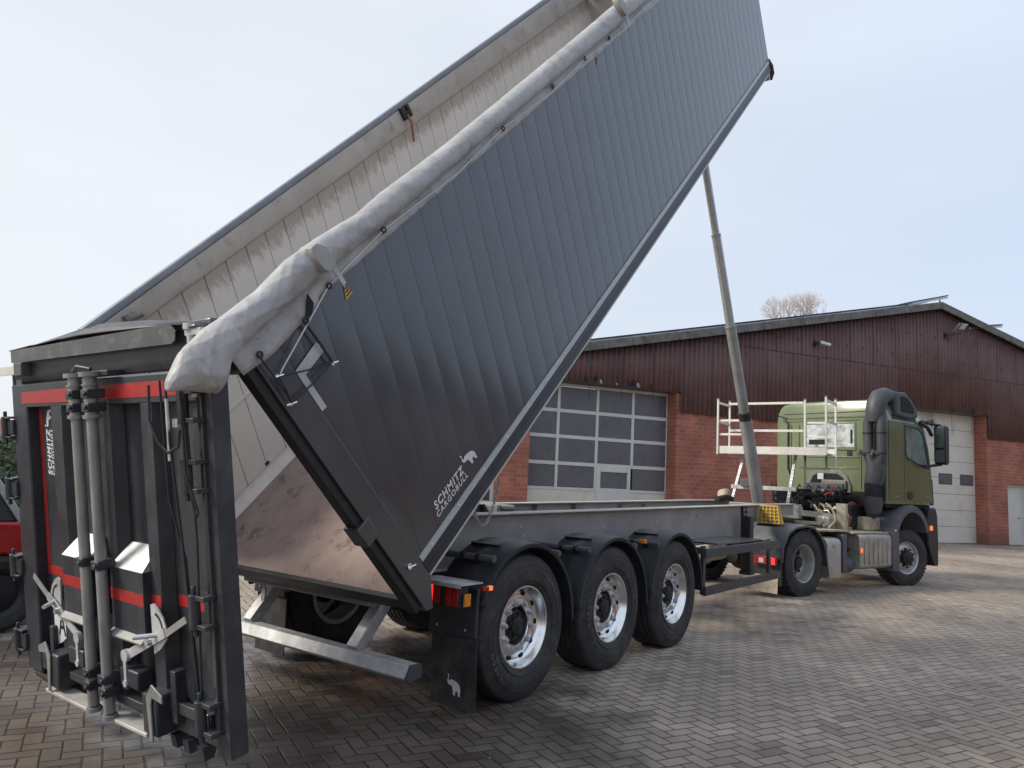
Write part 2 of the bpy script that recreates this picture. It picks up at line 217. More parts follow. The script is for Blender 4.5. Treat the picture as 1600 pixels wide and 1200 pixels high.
# ------------------------------------------------------------------ mesh builder
ROOT={}
ID=lambda p:Vector(p)
class MB:
    def __init__(s,T=ID): s.v=[];s.f=[];s.T=T;s.uv=None
    def add(s,vs,fs):
        b=len(s.v); s.v+= [s.T(Vector(q)) for q in vs]; s.f+=[tuple(b+i for i in g) for g in fs]
        if s.uv is not None: s.uv+=[Vector(q) for q in vs]
        return s
    def box(s,a,b):
        x0,y0,z0=a;x1,y1,z1=b
        s.add([(x0,y0,z0),(x1,y0,z0),(x1,y1,z0),(x0,y1,z0),(x0,y0,z1),(x1,y0,z1),(x1,y1,z1),(x0,y1,z1)],[(3,2,1,0),(4,5,6,7),(0,1,5,4),(1,2,6,5),(2,3,7,6),(3,0,4,7)]); return s
    def hexa(s,p): # 8 pts, bottom 4 then top 4
        s.add(p,[(3,2,1,0),(4,5,6,7),(0,1,5,4),(1,2,6,5),(2,3,7,6),(3,0,4,7)]); return s
    def prism(s,poly,ax,a,b):
        # poly 2D in the two remaining axes (in order), extruded on axis ax from a to b
        def P(q,t):
            l=list(q); l.insert(ax,t); return tuple(l)
        n=len(poly); vs=[P(q,a) for q in poly]+[P(q,b) for q in poly]
        fs=[tuple(range(n-1,-1,-1)),tuple(range(n,2*n))]+[(i,(i+1)%n,n+(i+1)%n,n+i) for i in range(n)]
        s.add(vs,fs); return s
    def tube(s,pts,rad,seg=10,cap=True):
        pts=[Vector(q) for q in pts]; n=len(pts); rad=rad if isinstance(rad,(list,tuple)) else [rad]*n
        vs=[];fs=[]; prev=None
        for i,q in enumerate(pts):
            d=(pts[min(i+1,n-1)]-pts[max(i-1,0)]).normalized()
            a=prev-d*prev.dot(d) if prev is not None else (Vector((0,0,1)).cross(d) if abs(d.z)<.9 else Vector((1,0,0)).cross(d))
            a.normalize(); prev=a; b=d.cross(a)
            for k in range(seg):
                t=2*pi*k/seg; vs.append(q+(a*math.cos(t)+b*math.sin(t))*rad[i])
        for i in range(n-1):
            for k in range(seg):
                k2=(k+1)%seg; fs.append((i*seg+k,i*seg+k2,(i+1)*seg+k2,(i+1)*seg+k))
        if cap: fs.append(tuple(range(seg-1,-1,-1))); fs.append(tuple(range((n-1)*seg,n*seg)))
        s.add(vs,fs); return s
    def cyl(s,a,b,r,r2=None,seg=16): return s.tube([a,b],[r,r if r2 is None else r2],seg)
    def beam(s,a,b,w,h,up=(0,0,1)):
        a=Vector(a);b=Vector(b);d=(b-a).normalized();up=Vector(up); sx=d.cross(up).normalized(); uy=sx.cross(d)
        P=[a-sx*w/2-uy*h/2,a+sx*w/2-uy*h/2,a+sx*w/2+uy*h/2,a-sx*w/2+uy*h/2]; Q=[q+(b-a) for q in P]
        s.add(P+Q,[(3,2,1,0),(4,5,6,7),(0,1,5,4),(1,2,6,5),(2,3,7,6),(3,0,4,7)]); return s
    def lathe(s,prof,seg=48,c=(0,0,0),closed=False):
        # profile (a,r): axis -Y outward (a = outward distance)
        vs=[];fs=[];n=len(prof)
        for k in range(seg):
            t=2*pi*k/seg
            for a,rr in prof: vs.append((c[0]+rr*math.cos(t),c[1]-a,c[2]+rr*math.sin(t)))
        for k in range(seg):
            k2=(k+1)%seg
            for i in range(n-1 if not closed else n):
                i2=(i+1)%n; fs.append((k*n+i,k*n+i2,k2*n+i2,k2*n+i))
        s.add(vs,fs); return s
    def grid(s,fn,nu,nv,closev=False):
        vs=[fn(i/(nu-1),j/(nv if closev else nv-1)) for i in range(nu) for j in range(nv)]
        fs=[(i*nv+j,i*nv+(j+1)%nv,(i+1)*nv+(j+1)%nv,(i+1)*nv+j) for i in range(nu-1) for j in range(nv if closev else nv-1)]
        s.add(vs,fs); return s
    def build(s,name,m,parent=None,bevel=0,smooth=35,solid=0,label=None,attr=None,local=False,facing=None):
        root=Vector((0,0,0))
        if parent is not None and not local:
            q=parent
            while q is not None: root=root+q.location; q=q.parent
        me=bpy.data.meshes.new(name); me.from_pydata([v-root for v in s.v],[],s.f)
        if attr and s.uv is not None:
            a=me.attributes.new(attr,'FLOAT_VECTOR','POINT')
            for i,q in enumerate(s.uv): a.data[i].vector=q
        bm=bmesh.new(); bm.from_mesh(me); bmesh.ops.recalc_face_normals(bm,faces=bm.faces)
        if facing is not None:
            bm.normal_update(); t_=sum((q.normal*q.calc_area() for q in bm.faces),Vector())
            if t_.dot(Vector(facing))<0: bmesh.ops.reverse_faces(bm,faces=bm.faces)
        bm.to_mesh(me); bm.free()
        ms=m if isinstance(m,list) else [m]
        for q in ms: me.materials.append(q)
        me.polygons.foreach_set('use_smooth',[True]*len(me.polygons)); me.set_sharp_from_angle(angle=R(smooth)); me.update()
        o=bpy.data.objects.new(name,me); COL.objects.link(o)
        if parent is not None: o.parent=parent
        if solid: md=o.modifiers.new('s','SOLIDIFY'); md.thickness=solid; md.offset=0
        if bevel:
            md=o.modifiers.new('b','BEVEL'); md.width=bevel; md.segments=2; md.limit_method='ANGLE'; md.angle_limit=R(40)
        if label: o['label']=label
        return o
def empty(name,loc,label=None,cat=None,group=None,parent=None,rz=0):
    o=bpy.data.objects.new(name,None); COL.objects.link(o); o.location=loc; o.rotation_euler=(0,0,rz); o.empty_display_size=.2
    if label: o['label']=label
    if cat: o['category']=cat
    if group: o['group']=group
    if parent is not None: o.parent=parent
    return o
def tag(o,label,cat,group=None): 
    o['label']=label;o['category']=cat
    if group:o['group']=group
    return o
def copy_tree(o,parent=None,loc=None):
    c=o.copy(); COL.objects.link(c); c.parent=parent
    if loc is not None: c.location=loc
    for ch in list(o.children): copy_tree(ch,c)
    return c
def text_mb(txt,size,T,extr=.0015,shear=.25,bold=.035,sx=1.0,width=None):
    """text laid in local (x,y) plane, T maps (x,y,h)"""
    cu=bpy.data.curves.new('t','FONT'); cu.body=txt; cu.size=size; cu.shear=shear; cu.offset=bold*size; cu.extrude=extr; cu.resolution_u=3; cu.space_character=1.22 if bold>.013 else 1
    ob=bpy.data.objects.new('t',cu); COL.objects.link(ob); dg=bpy.context.evaluated_depsgraph_get(); me=bpy.data.meshes.new_from_object(ob.evaluated_get(dg))
    vs=[v.co.copy() for v in me.vertices]; fs=[tuple(q.vertices) for q in me.polygons]
    bpy.data.objects.remove(ob); bpy.data.curves.remove(cu); bpy.data.meshes.remove(me)
    mn=min(v.x for v in vs); mxx=max(v.x for v in vs); k=(width/(mxx-mn)) if width else sx
    mb=MB(T); mb.add([((v.x-mn)*k,v.y,v.z) for v in vs],fs); return mb
# emblem: walking elephant with raised trunk, facing left, unit box 0..1 x 0..1
ELE=[(.02,.98),(.06,1.0),(.13,.97),(.15,.90),(.12,.80),(.10,.70),(.16,.66),(.22,.70),(.30,.76),(.38,.72),(.45,.74),(.55,.70),(.70,.66),(.84,.56),(.93,.42),(.95,.28),(.93,.14),(.95,.0),(.82,.0),(.80,.12),(.74,.24),(.64,.22),(.60,.10),(.60,.0),(.46,.02),(.46,.14),(.42,.30),(.38,.42),(.32,.44),(.26,.48),(.20,.46),(.10,.50),(.04,.58),(.03,.68),(.07,.80),(.09,.88),(.08,.93),(.04,.93)]
def elephant_mb(T,h,w,flip=False,th=.002):
    mb=MB(T); P=[((1-x if flip else x)*w,y*h) for x,y in ELE]; mb.prism(P,2,0,th); return mb
# ------------------------------------------------------------------ ground
g=MB(); S=400; g.add([(-S,-S,0),(S,-S,0),(S,S,0),(-S,S,0)],[(0,1,2,3)])
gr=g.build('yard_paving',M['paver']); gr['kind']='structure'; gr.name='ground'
# ------------------------------------------------------------------ workshop building
BO=Vector((28.125,-1.88,0)); BY=R(-30.5); cB,sB=math.cos(BY),math.sin(BY)
def TB(q): return Vector((BO.x+q[0]*cB-q[1]*sB,BO.y+q[0]*sB+q[1]*cB,BO.z+q[2]))
bld=empty('workshop_building',BO,'brick workshop hall with brown corrugated gable cladding and a low grey roof','building')
AX,AZ,SLP=-2.53,8.55,.218
XL,XR,DEP=-20.9,15.8,28
zr=lambda x: AZ-abs(x-AX)*SLP
D1L,D1R,D1T=-18.55,-13.74,4.45; D2L,D2R,D2T=-4.5,0.0,4.78
BT=3.98
b=MB(TB); b.uv=[]
def bw(x0,x1,z0,z1,y0=0,y1=.36): b.box((x0,y0,z0),(x1,y1,z1))
# left piece with window opening
bw(XL,-20.75,0,BT); bw(-20.75,-19.5,0,.85); bw(-20.75,-19.5,2.3,BT); bw(-19.5,D1L,0,BT)
bw(D1R,-9.2,0,BT); bw(-9.2,D2L,0,BT); bw(D2R,1.08,0,BT); bw(1.08,2.1,2.235,BT); bw(2.1,XR,0,BT)
# side and rear walls
b.box((XL,.36,0),(XL+.36,DEP,zr(XL)-.3)); b.box((XR-.36,.36,0),(XR,DEP,zr(XR)-.3)); b.box((XL,DEP,0),(XR,DEP+.36,zr(XL)-.4))
# deep door jambs
for x0,x1 in ((D1R,D1R+.24),(D1L-.24,D1L),(D2R,D2R+.24),(D2L-.24,D2L)):
    b.box((x0,.36,0),(x1,.62,4.9))
b.box((D2R-.004,.0,3.985),(D2R+.2,.358,4.74)); b.box((D1R-.004,.0,3.985),(D1R+.2,.358,4.40)); b.box((D2L-.2,.0,3.985),(D2L+.004,.358,4.74)); b.box((D1L-.2,.0,3.985),(D1L+.004,.358,4.40))
o=MB(TB)
wall=b.build('wall',M['brick'],bld,attr='walluv')
# brick texture needs jamb faces mapped by depth: shift y into x in attribute
at=wall.data.attributes['walluv']
for i in range(len(at.data)):
    q=at.data[i].vector; at.data[i].vector=(q[0]+q[1],q[2],0)
# corrugated cladding, lower and upper tier
def clad(x0,x1,zb,zt,off,seed):
    mb=MB(TB); nstep=int((x1-x0)/.177*8); vs=[];fs=[]
    rr=random.Random(seed)
    for i in range(nstep+1):
        x=x0+(x1-x0)*i/nstep; y=-off-.026*math.cos(2*pi*x/.177); z0=zb(x)+rr.uniform(-.006,.006); z1=zt(x)
        if i%8==0: y+=0
        vs+=[(x,y,z0),(x,y,z1)]
    for i in range(nstep): fs.append((2*i,2*i+2,2*i+3,2*i+1))
    mb.add(vs,fs); return mb
segs=[(XL,D1L,lambda x:3.86),(D1L,D1R+.1,lambda x:4.42),(D1R+.1,D2L,lambda x:3.80),(D2L,D2R-.0,lambda x:4.76),(D2R,XR,lambda x:3.89)]
for i,(x0,x1,zb) in enumerate(segs):
    clad(x0,x1,zb,lambda x:zr(x),.05,i).build('cladding_sheet',M['clad'],bld,solid=.008,facing=(-.5,-.86,0))
clad(AX-(AZ-6.12)/SLP,AX+(AZ-6.12)/SLP,lambda x:6.085,lambda x:6.105,.0575,9).build('sheet_overlap_edge',M['black'],bld,solid=.006)
# backing boards behind the cladding (hall inside is closed)
k=MB(TB); k.prism([(XL+.01,BT),(D1L-.2,BT),(D1L-.2,4.5),(D1R+.2,4.5),(D1R+.2,BT),(D2L-.2,BT),(D2L-.2,4.86),(D2R+.2,4.86),(D2R+.2,BT),(XR-.01,BT),(XR-.01,zr(XR)-.02),(AX,AZ-.02),(XL+.01,zr(XL)-.02)],1,.02,.3)
k.build('gable_backing',M['black'],bld)
# vertical sheet joints: thin cover strips, plus chipped corners near the openings
rr=random.Random(5)
x=XL+.9
while x<XR:
    k=MB(TB); k.box((x,-.083,3.95),(x+.014,-.078,min(6.05,zr(x)-.1))); k.build('sheet_joint',M['black'],bld)
    if zr(x)>6.3: k=MB(TB); k.box((x+.4,-.090,6.1),(x+.414,-.085,zr(x+.4)-.12)); k.build('sheet_joint',M['black'],bld)
    x+=1.06+rr.uniform(-.02,.02)
k=MB(TB)
for cx,cz,s in ((-16.6,4.44,.13),(-15.35,4.44,.17),(-16.9,4.44,.09),(-14.7,4.44,.08),(-1.9,4.78,.10),(-.75,4.78,.12),(-1.3,4.95,.05),(-8.2,6.0,.04),(-12.2,3.81,.05)):
    pts=[(cx+s*rr.uniform(.5,1)*math.cos(a)*.8,max(cz-.01,cz+s*1.5*rr.uniform(.5,1)*math.sin(a))) for a in [i*pi/4 for i in range(8)]]
    k.add([(p[0],-.09,p[1]) for p in pts],[tuple(range(8))])
k.build('broken_cladding_edge',M['dark'],bld)
k=MB(TB)
for cx,s in ((-16.45,.10),(-15.2,.12),(-15.9,.06)):
    k.add([(cx-s,-.06,4.43),(cx+s,-.06,4.42),(cx+s*.3,-.075,4.43+s*1.2)],[(0,1,2)])
k.build('loose_insulation',M['tarp'],bld,solid=.01)
# fixing screws
k=MB(TB)
for z in (4.2,5.0,5.9,6.6,7.4):
    x=XL+.5
    while x<XR:
        if z<zr(x)-.25 and not (z<4.9 and (D2L<x<D2R or D1L<x<D1R)): k.box((x-.013,-.118 if z>6.1 else -.092,z-.013),(x+.013,-.07,z+.013))
        x+=.708
k.build('cladding_screws',M['black'],bld)
# lintel flashing over the doors
k=MB(TB); k.box((D1L,-.02,4.40),(D1R,.5,4.47)); k.build('lintel',M['truckgrey'],bld)
k=MB(TB); k.box((D2L,-.02,4.74),(D2R,.5,4.80)); k.build('lintel',M['truckgrey'],bld)
# roof: two slabs with fibre cement verge
def slab(x0,x1,t0,t1,y0,y1):
    z=lambda x:zr(x); mb=MB(TB)
    mb.hexa([(x0,y0,z(x0)+t0),(x1,y0,z(x1)+t0),(x1,y1,z(x1)+t0),(x0,y1,z(x0)+t0),(x0,y0,z(x0)+t1),(x1,y0,z(x1)+t1),(x1,y1,z(x1)+t1),(x0,y1,z(x0)+t1)]); return mb
rf=slab(XL-.5,AX,.0,.13,-.2,DEP+.4); rf.v+=[];  r_=slab(AX,XR+.5,.0,.13,-.2,DEP+.4); n0=len(rf.v); rf.v+=r_.v; rf.f+=[tuple(n0+i for i in q) for q in r_.f]
roof=rf.build('roof',M['roof'],bld)
x=AX; 
for sgn in (-1,1):
    x=AX
    while (x>XL-.5 if sgn<0 else x<XR+.4):
        x2=x+sgn*1.62; x2=max(x2,XL-.5) if sgn<0 else min(x2,XR+.5)
        a,c=min(x,x2),max(x,x2); j=rr.uniform(0,.012)
        mb=MB(TB); mb.hexa([(a+.012,-.26-j,zr(a)-.10),(c,-.26-j,zr(c)-.10),(c,-.2,zr(c)-.10),(a+.012,-.2,zr(a)-.10),(a+.012,-.26-j,zr(a)+.15+j),(c,-.26-j,zr(c)+.15+j),(c,.0,zr(c)+.15+j),(a+.012,.0,zr(a)+.15+j)])
        mb.build('verge_board',M['roof'],roof,bevel=.012)
        x=x2
        if abs(x-(XL-.5))<.01 or abs(x-(XR+.5))<.01: break
# solar rows on mounting rails
def panel(x0,x1,h0,h1,y0,y1):
    mb=MB(TB); mb.hexa([(x0,y0,zr(x0)+h0) if x0<AX or True else 0,(x1,y0,h1),(x1,y1,h1),(x0,y1,h0),(x0,y0,h0+.045),(x1,y0,h1+.045),(x1,y1,h1+.045),(x0,y1,h0+.045)]); return mb
def spanel(x0,z0,x1,z1,y0,y1,posts):
    mb=MB(TB); mb.hexa([(x0,y0,z0),(x1,y0,z1),(x1,y1,z1),(x0,y1,z0),(x0,y0,z0+.045),(x1,y0,z1+.045),(x1,y1,z1+.045),(x0,y1,z0+.045)])
    so_=mb.build('solar_panel',M['solar'],bld)
    m2=MB(TB)
    for yy in (y0+.05,y1-.1): m2.hexa([(x0,yy,z0-.07),(x1+.04,yy,z1-.07),(x1+.04,yy+.05,z1-.07),(x0,yy+.05,z0-.07),(x0,yy,z0),(x1+.04,yy,z1),(x1+.04,yy+.05,z1),(x0,yy+.05,z0)])
    for px_,pz in posts: m2.box((px_-.02,y0+.05,zr(px_)+.1),(px_+.02,y0+.09,pz))
    m2.build('mounting_rail',M['aludull'],so_)
x=-17.0
while x<-4.2:
    for row in range(3):
        y0=-.05+row*1.05
        spanel(x,zr(x)+.21,x+1.62,zr(x+1.62)+.21,y0,y0+1.0,[])
    x+=1.66
for row in range(3):
    y0=-.1+row*1.05
    spanel(-4.0,8.49,-1.99,9.03,y0,y0+1.0,[(-2.35,8.9)])
    spanel(-.9,7.82 if 0 else 8.0-.0,.96,8.30,y0,y0+1.0,[(.55,8.2)])
# sectional window door
d1=MB(TB); y=.5
cols=[D1L-.02,-17.46,-16.18,-14.96,D1R+.02]; rows=[1.36,2.08,2.85,3.60,4.36]
door1=empty('sectional_door',TB((-16.1,y,0)),parent=None); door1.location=TB((-16.1,y,0))-BO; door1.parent=bld
d1=MB(TB)
for z in (.02,.46,.9): d1.box((D1L,y,z),(D1R,y+.05,z+.425))
d1.build('bottom_panel',M['doorwhite'],door1,bevel=.006)
d1=MB(TB)
for i,xx in enumerate(cols):
    w_=.045
    if i==3:
        continue
    d1.box((xx-w_,y-.02,1.34),(xx+w_,y+.05,4.42))
d1.box((cols[3]-.045,y-.02,2.08),(cols[3]+.045,y+.05,4.42))
for i,z in enumerate(rows):
    h=.05 if 0<i<4 else .04
    d1.box((D1L,y-.015,z-h-.001),(D1R,y+.045,z+h+.001))
d1.build('door_frame',M['framewhite'],door1,bevel=.004)
for i in range(4):
    for j in range(4):
        if (i,j)==(2,0): continue
        mb=MB(TB); mb.box((cols[i]+.046,y+.005,rows[j]+.052),(cols[i+1]-.046,y+.03,rows[j+1]-.052)); mb.build('window_pane',M['pane'],door1)
mb=MB(TB)
x0,x1=-16.15,-15.0; mb.box((x0,y-.035,.1),(x0+.13,y+.03,2.03)); mb.box((x1-.11,y-.035,.1),(x1,y+.03,2.03)); mb.box((x0+.13,y-.035,1.90),(x1-.11,y+.03,2.03)); mb.box((x0+.13,y-.035,.1),(x1-.11,y+.03,1.42))
mb.build('wicket_door',M['framewhite'],door1,bevel=.004)
mb=MB(TB); mb.box((x0+.131,y-.01,1.421),(x1-.111,y+.02,1.899)); mb.build('window_pane',M['pane'],door1)
# white sectional door on the right
door2=empty('sectional_door',TB((-2.2,.5,0))-BO,parent=bld)
z=.02; kk=0
mb=MB(TB)
while z<4.8:
    hh=.59 if kk!=3 else .60
    mb.box((D2L,y,z),(D2R+.12,y+.05,min(4.86,z+hh-.012))); 
    mb.box((D2L,y-.006,z+hh*.5-.006),(D2R+.12,y+.0,z+hh*.5+.006)) if kk in(0,1,2) else None
    z+=hh; kk+=1
mb.build('door_leaf',M['doorwhite'],door2,bevel=.006)
for xx in (-4.15,-3.07,-1.92,-.80):
    mb=MB(TB); mb.box((xx,y-.02,2.13),(xx+.69,y-.001,2.53)); fr_=mb.build('door_window',M['truckgrey'],door2,bevel=.01)
    mb=MB(TB); mb.box((xx+.05,y-.026,2.18),(xx+.64,y-.0205,2.48)); mb.build('glass',M['pane'],fr_)
# side door, white
mb=MB(TB); mb.box((1.085,.14,.02),(2.095,.2,2.23)); sdoor=mb.build('side_door',M['framewhite'],bld)
mb=MB(TB); mb.box((1.082,.06,.0),(1.14,.14,2.232)); mb.box((2.04,.06,.0),(2.098,.14,2.232)); mb.box((1.14,.06,2.18),(2.04,.14,2.232)); mb.build('frame',M['framewhite'],sdoor)
mb=MB(TB); mb.cyl((1.93,.12,1.02),(1.80,.12,1.02),.014,seg=8); mb.build('handle',M['black'],sdoor)
# left window
mb=MB(TB); mb.box((-20.75,.1,.85),(-20.65,.2,2.3)); mb.box((-19.6,.1,.85),(-19.5,.2,2.3)); mb.box((-20.65,.1,2.2),(-19.6,.2,2.3)); mb.box((-20.65,.1,.85),(-19.6,.2,.95)); wn_=mb.build('window',M['framewhite'],bld)
mb=MB(TB); mb.box((-20.65,.14,.95),(-19.6,.17,2.2)); mb.build('pane',M['glass'],wn_)
mb=MB(TB); mb.cyl((-9.1,-.10,3.75),(-9.1,-.10,.0),.035,seg=10); mb.build('downpipe',M['truckgrey'],bld) if 0 else None
# flood light
fl=empty('flood_light',TB((-2.0,-.1,7.55))-BO,parent=bld)
mb=MB(TB); mb.hexa([(-2.12,-.36,7.60),(-1.78,-.42,7.60),(-1.62,-.60,7.92),(-1.96,-.54,7.92),(-2.15,-.31,7.63),(-1.81,-.37,7.63),(-1.65,-.55,7.96),(-1.99,-.49,7.96)]); mb.build('housing',M['truckgrey'],fl,bevel=.01)
mb=MB(TB); mb.hexa([(-1.98,-.47,7.73),(-1.76,-.51,7.73),(-1.68,-.605,7.90),(-1.90,-.565,7.90),(-1.97,-.46,7.74),(-1.75,-.50,7.74),(-1.67,-.60,7.91),(-1.89,-.555,7.91)]); mb.build('lens',M['strip'],fl)
mb=MB(TB); mb.beam((-2.15,-.06,7.52),(-1.8,-.42,7.6),.04,.03); mb.box((-2.2,-.12,7.45),(-2.05,-.06,7.62)); mb.build('bracket',M['black'],fl)
# security camera
cm=empty('security_camera',TB((-8.3,-.1,6.5))-BO,parent=bld)
mb=MB(TB); mb.cyl((-8.3,-.25,6.55),(-8.02,-.40,6.46),.055,seg=14); mb.build('camera_body',M['framewhite'],cm)
mb=MB(TB); mb.box((-8.42,-.14,6.45),(-8.30,-.06,6.60)); mb.cyl((-8.36,-.14,6.52),(-8.28,-.25,6.54),.025,seg=8); mb.build('bracket',M['black'],cm)
# ------------------------------------------------------------------ tipping trailer
TR=empty('tipper_trailer',(2.6,0,0),'three axle tipper trailer with raised dark grey body and its tailgate hanging open','trailer')
TIP=R(45.3); cT,sT_=math.cos(TIP),math.sin(TIP); AXx,AXz=-1.157,.777
def TD(q): # body coords: u along floor, y, w up
    return Vector((AXx+q[0]*cT-q[2]*sT_, q[1], AXz+q[0]*sT_+q[2]*cT))
body=empty('tipping_body',TD((0,0,0))-TR.location,parent=TR)
L0=9.30; H=1.975; uf=lambda w:9.25+.245*w   # raked front end
# side walls: grooved planks
def plankwall(y0,sgn,wb,wt,name,m,pitch=.2055,g0=.942,gw=1.9,ustart=.17,attr=None,deep=.002,skew=.335):
    """planked aluminium wall, plank joints raked forward by skew"""
    mb=MB(TD); mb.uv=[] if attr else None; prof=[]
    gq=g0-pitch*8
    while gq<10.2:
        gg=.003 if not attr else .006
        prof+=[(gq-gg,0),(gq-gg*.5,deep),(gq+gg*.5,deep),(gq+gg,0),(gq+pitch*.12,-.0005),(gq+pitch*.3,-.0012),(gq+pitch*.5,-.0016),(gq+pitch*.7,-.0012),(gq+pitch*.88,-.0005)]
        gq+=pitch
    rows=24; vs=[];fs=[]; n=len(prof)
    for ww in [wb+(wt-wb)*r_/rows for r_ in range(rows+1)]:
        for q,dp in prof:
            uu=q-skew*(gw-ww); hi=uf(ww)-.01
            if uu<ustart: uu,dp=ustart,0
            if uu>hi: uu,dp=hi,0
            vs.append((uu,y0-sgn*dp,ww))
    for r_ in range(rows):
        for i in range(n-1):
            a,b,c,d=r_*n+i,r_*n+i+1,(r_+1)*n+i+1,(r_+1)*n+i
            if abs(vs[a][0]-vs[b][0])<1e-6 and abs(vs[d][0]-vs[c][0])<1e-6: continue
            fs.append((a,b,c,d))
    mb.add(vs,fs)
    return mb.build(name,m,body,attr='bodyuv' if attr else None,smooth=50,facing=(0,-1,0))
def plank_attr(o):
    at=o.data.attributes['bodyuv']
    for i in range(len(at.data)):
        q=at.data[i].vector; at.data[i].vector=(q[0],q[2],0)
rw=plankwall(-1.275,-1,.268,H,'side_wall',M['anth'])
# inner skins
k=MB(TD); k.hexa([(.17,-1.262,.12),(uf(.12)-.02,-1.262,.12),(uf(.12)-.02,-1.215,.12),(.17,-1.215,.12),(.17,-1.262,H),(uf(H)-.02,-1.262,H),(uf(H)-.02,-1.215,H),(.17,-1.215,H)]); k.build('inner_lining',M['inner'],body)
ri=MB(TD); ri.uv=[]
lw=plankwall(1.215,-1,.23,1.865,'inner_side_wall',M['innerdirt'],attr=True,deep=.012,pitch=.252,g0=1.25,gw=1.85,ustart=.03); plank_attr(lw)
lw['label']='worn grey inner wall with a grimy upper edge'
def TDr(q):
    return TD((q[0],q[1],q[2]+((-.135+.0165*q[0]) if q[2]>2.0 else 0)))
k=MB(TDr); k.hexa([(.0,1.232,.1),(9.4,1.232,.1),(9.4,1.275,.1),(.0,1.275,.1),(.0,1.232,2.12),(9.6,1.232,2.12),(9.6,1.275,2.12),(.0,1.275,2.12)]); k.build('side_wall',M['anth'],body)
# left top rail (inner face) + rounded cap
k=MB(TDr); k.prism([(1.205,1.865),(1.225,1.865),(1.232,2.135),(1.192,2.145),(1.192,1.89)],0,.0,9.6); k.build('top_rail',M['innerrail'],body,bevel=.006)
k=MB(TDr); k.prism([(1.185,2.146),(1.235,2.136),(1.29,2.136),(1.295,2.17),(1.28,2.20),(1.20,2.205),(1.185,2.18)],0,-.02,9.6); k.build('top_rail_cap',M['cap'],body,bevel=.01)
# weld line, lower skirt of left wall
k=MB(TD); k.box((.0,1.205,.845),(9.4,1.2146,.858)); k.build('weld_seam',M['framewhite'],body)
k=MB(TD); k.prism([(1.15,.121),(1.2145,.121),(1.2145,.229),(1.205,.229),(1.20,.20),(1.175,.17)],0,.03,9.3); k.build('floor_edge_profile',M['inner'],body,bevel=.004)
k=MB(TD)
for uu in [i*.45+.5 for i in range(18)]: k.box((uu,1.196,.245),(uu+.04,1.2145,.262))
k.build('rivet_heads',M['dark'],body)
for (uu,ww) in ((.62,.78),(.55,.62),(.52,.46)):
    k=MB(TD); k.tube([(uu,1.21,ww+.02),(uu+.02,1.17,ww),(uu-.03,1.16,ww-.02)],.006,6); k.build('load_hook',M['framewhite'],body)
# front bulkhead
k=MB(TD); k.hexa([(uf(.1)-.06,-1.26,.05),(uf(.1),-1.26,.05),(uf(.1),1.26,.05),(uf(.1)-.06,1.26,.05),(uf(2)-.06,-1.26,2.03),(uf(2),-1.26,2.03),(uf(2),1.26,2.03),(uf(2)-.06,1.26,2.03)]); k.build('front_wall',M['innerrail'],body)
k=MB(TD); k.box((uf(2)-.25,-1.2,1.95),(uf(2)+.05,1.2,2.03)); k.box((uf(.4)-.01,-.35,.05),(uf(.4)+.12,-.25,1.9)); k.box((uf(.4)-.01,.25,.05),(uf(.4)+.12,.35,1.9)); k.build('front_frame',M['innerrail'],body)
# floor plate + underframe
k=MB(TD); k.box((.0,-1.21,.085),(9.28,1.21,.12)); k.build('floor_plate',M['floor'],body)
k=MB(TD); k.box((-.035,-1.16,.06),(.06,1.22,.119)); k.box((-.02,-1.16,.0),(.05,1.22,.06)); k.build('rear_sill',M['black'],body,bevel=.004)
k=MB(TD)
for yy in (-.62,.62): k.box((.05,yy-.05,-.16),(9.2,yy+.05,.084))
uu=.35
while uu<9.2: k.box((uu,-.80,.02),(uu+.05,.80,.0845)); uu+=.42
k.build('underframe',M['chass'],body)
# bottom rail with two facets and grey reflective strip
k=MB(TD); k.prism([(-1.285,.155),(-1.278,.205),(-1.283,.207),(-1.283,.2675),(-1.20,.2675),(-1.14,.24),(-1.14,.165),(-1.20,.150)],0,.17,9.29); k.build('bottom_rail',M['raild'],body,bevel=.003)
k=MB(TD); k.box((.172,-1.2862,.262),(9.31,-1.2765,.306)); k.build('reflective_strip',M['strip'],body)
k=MB(TD); uu=.30
while uu<9.2: k.cyl((uu,-1.286,.282),(uu,-1.292,.282),.011,.008,seg=8); uu+=.34
k.build('rivet_heads',M['framewhite'],body)
k=MB(TD); k.prism([(1.285,.155),(1.283,.2675),(1.233,.2675),(1.233,.165)],0,.0,9.29); k.build('bottom_rail',M['anth'],body)
k=MB(TD); k.tube([(9.30,-1.27,.30),(9.36,-1.275,.2),(9.34,-1.275,.10),(9.26,-1.27,.04)],[.03,.035,.035,.015],8); k.build('corner_buffer',M['rubber'],body)
# rear corner post right
k=MB(TD); k.hexa([(-.01,-1.283,0.0),(.05,-1.283,-.02),(.17,-1.2835,.14),(-.01,-1.17,.03),(-.01,-1.283,.5),(.10,-1.283,.5),(.168,-1.283,.5),(-.01,-1.17,.5)]) if 0 else None
k.prism([(-.0,.0),(.05,-.035),(.168,.14),(.168,.55),(.166,H),(-.0,H-.012)],1,-1.283,-1.19); k.build('rear_post',M['anth'],body,bevel=.004)
k=MB(TD); k.box((-.055,-1.262,.03),(-.001,-1.175,H-.02)); k.build('door_seal',M['black'],body,bevel=.006)
k=MB(TD); k.box((-.075,-1.292,.66),(.03,-1.165,.80)); k.build('post_clamp',M['anth'],body,bevel=.006)
k=MB(TD); k.cyl((.072,-1.284,.335),(.072,-1.30,.335),.02,seg=12); k.tube([(.05,-1.305,.345),(.10,-1.32,.325)],.006,6); k.build('rope_hook',M['alu'],body)
k=MB(TD); k.box((-.02,1.19,.0),(.14,1.283,2.1)); k.build('rear_post',M['anth'],body,bevel=.004)
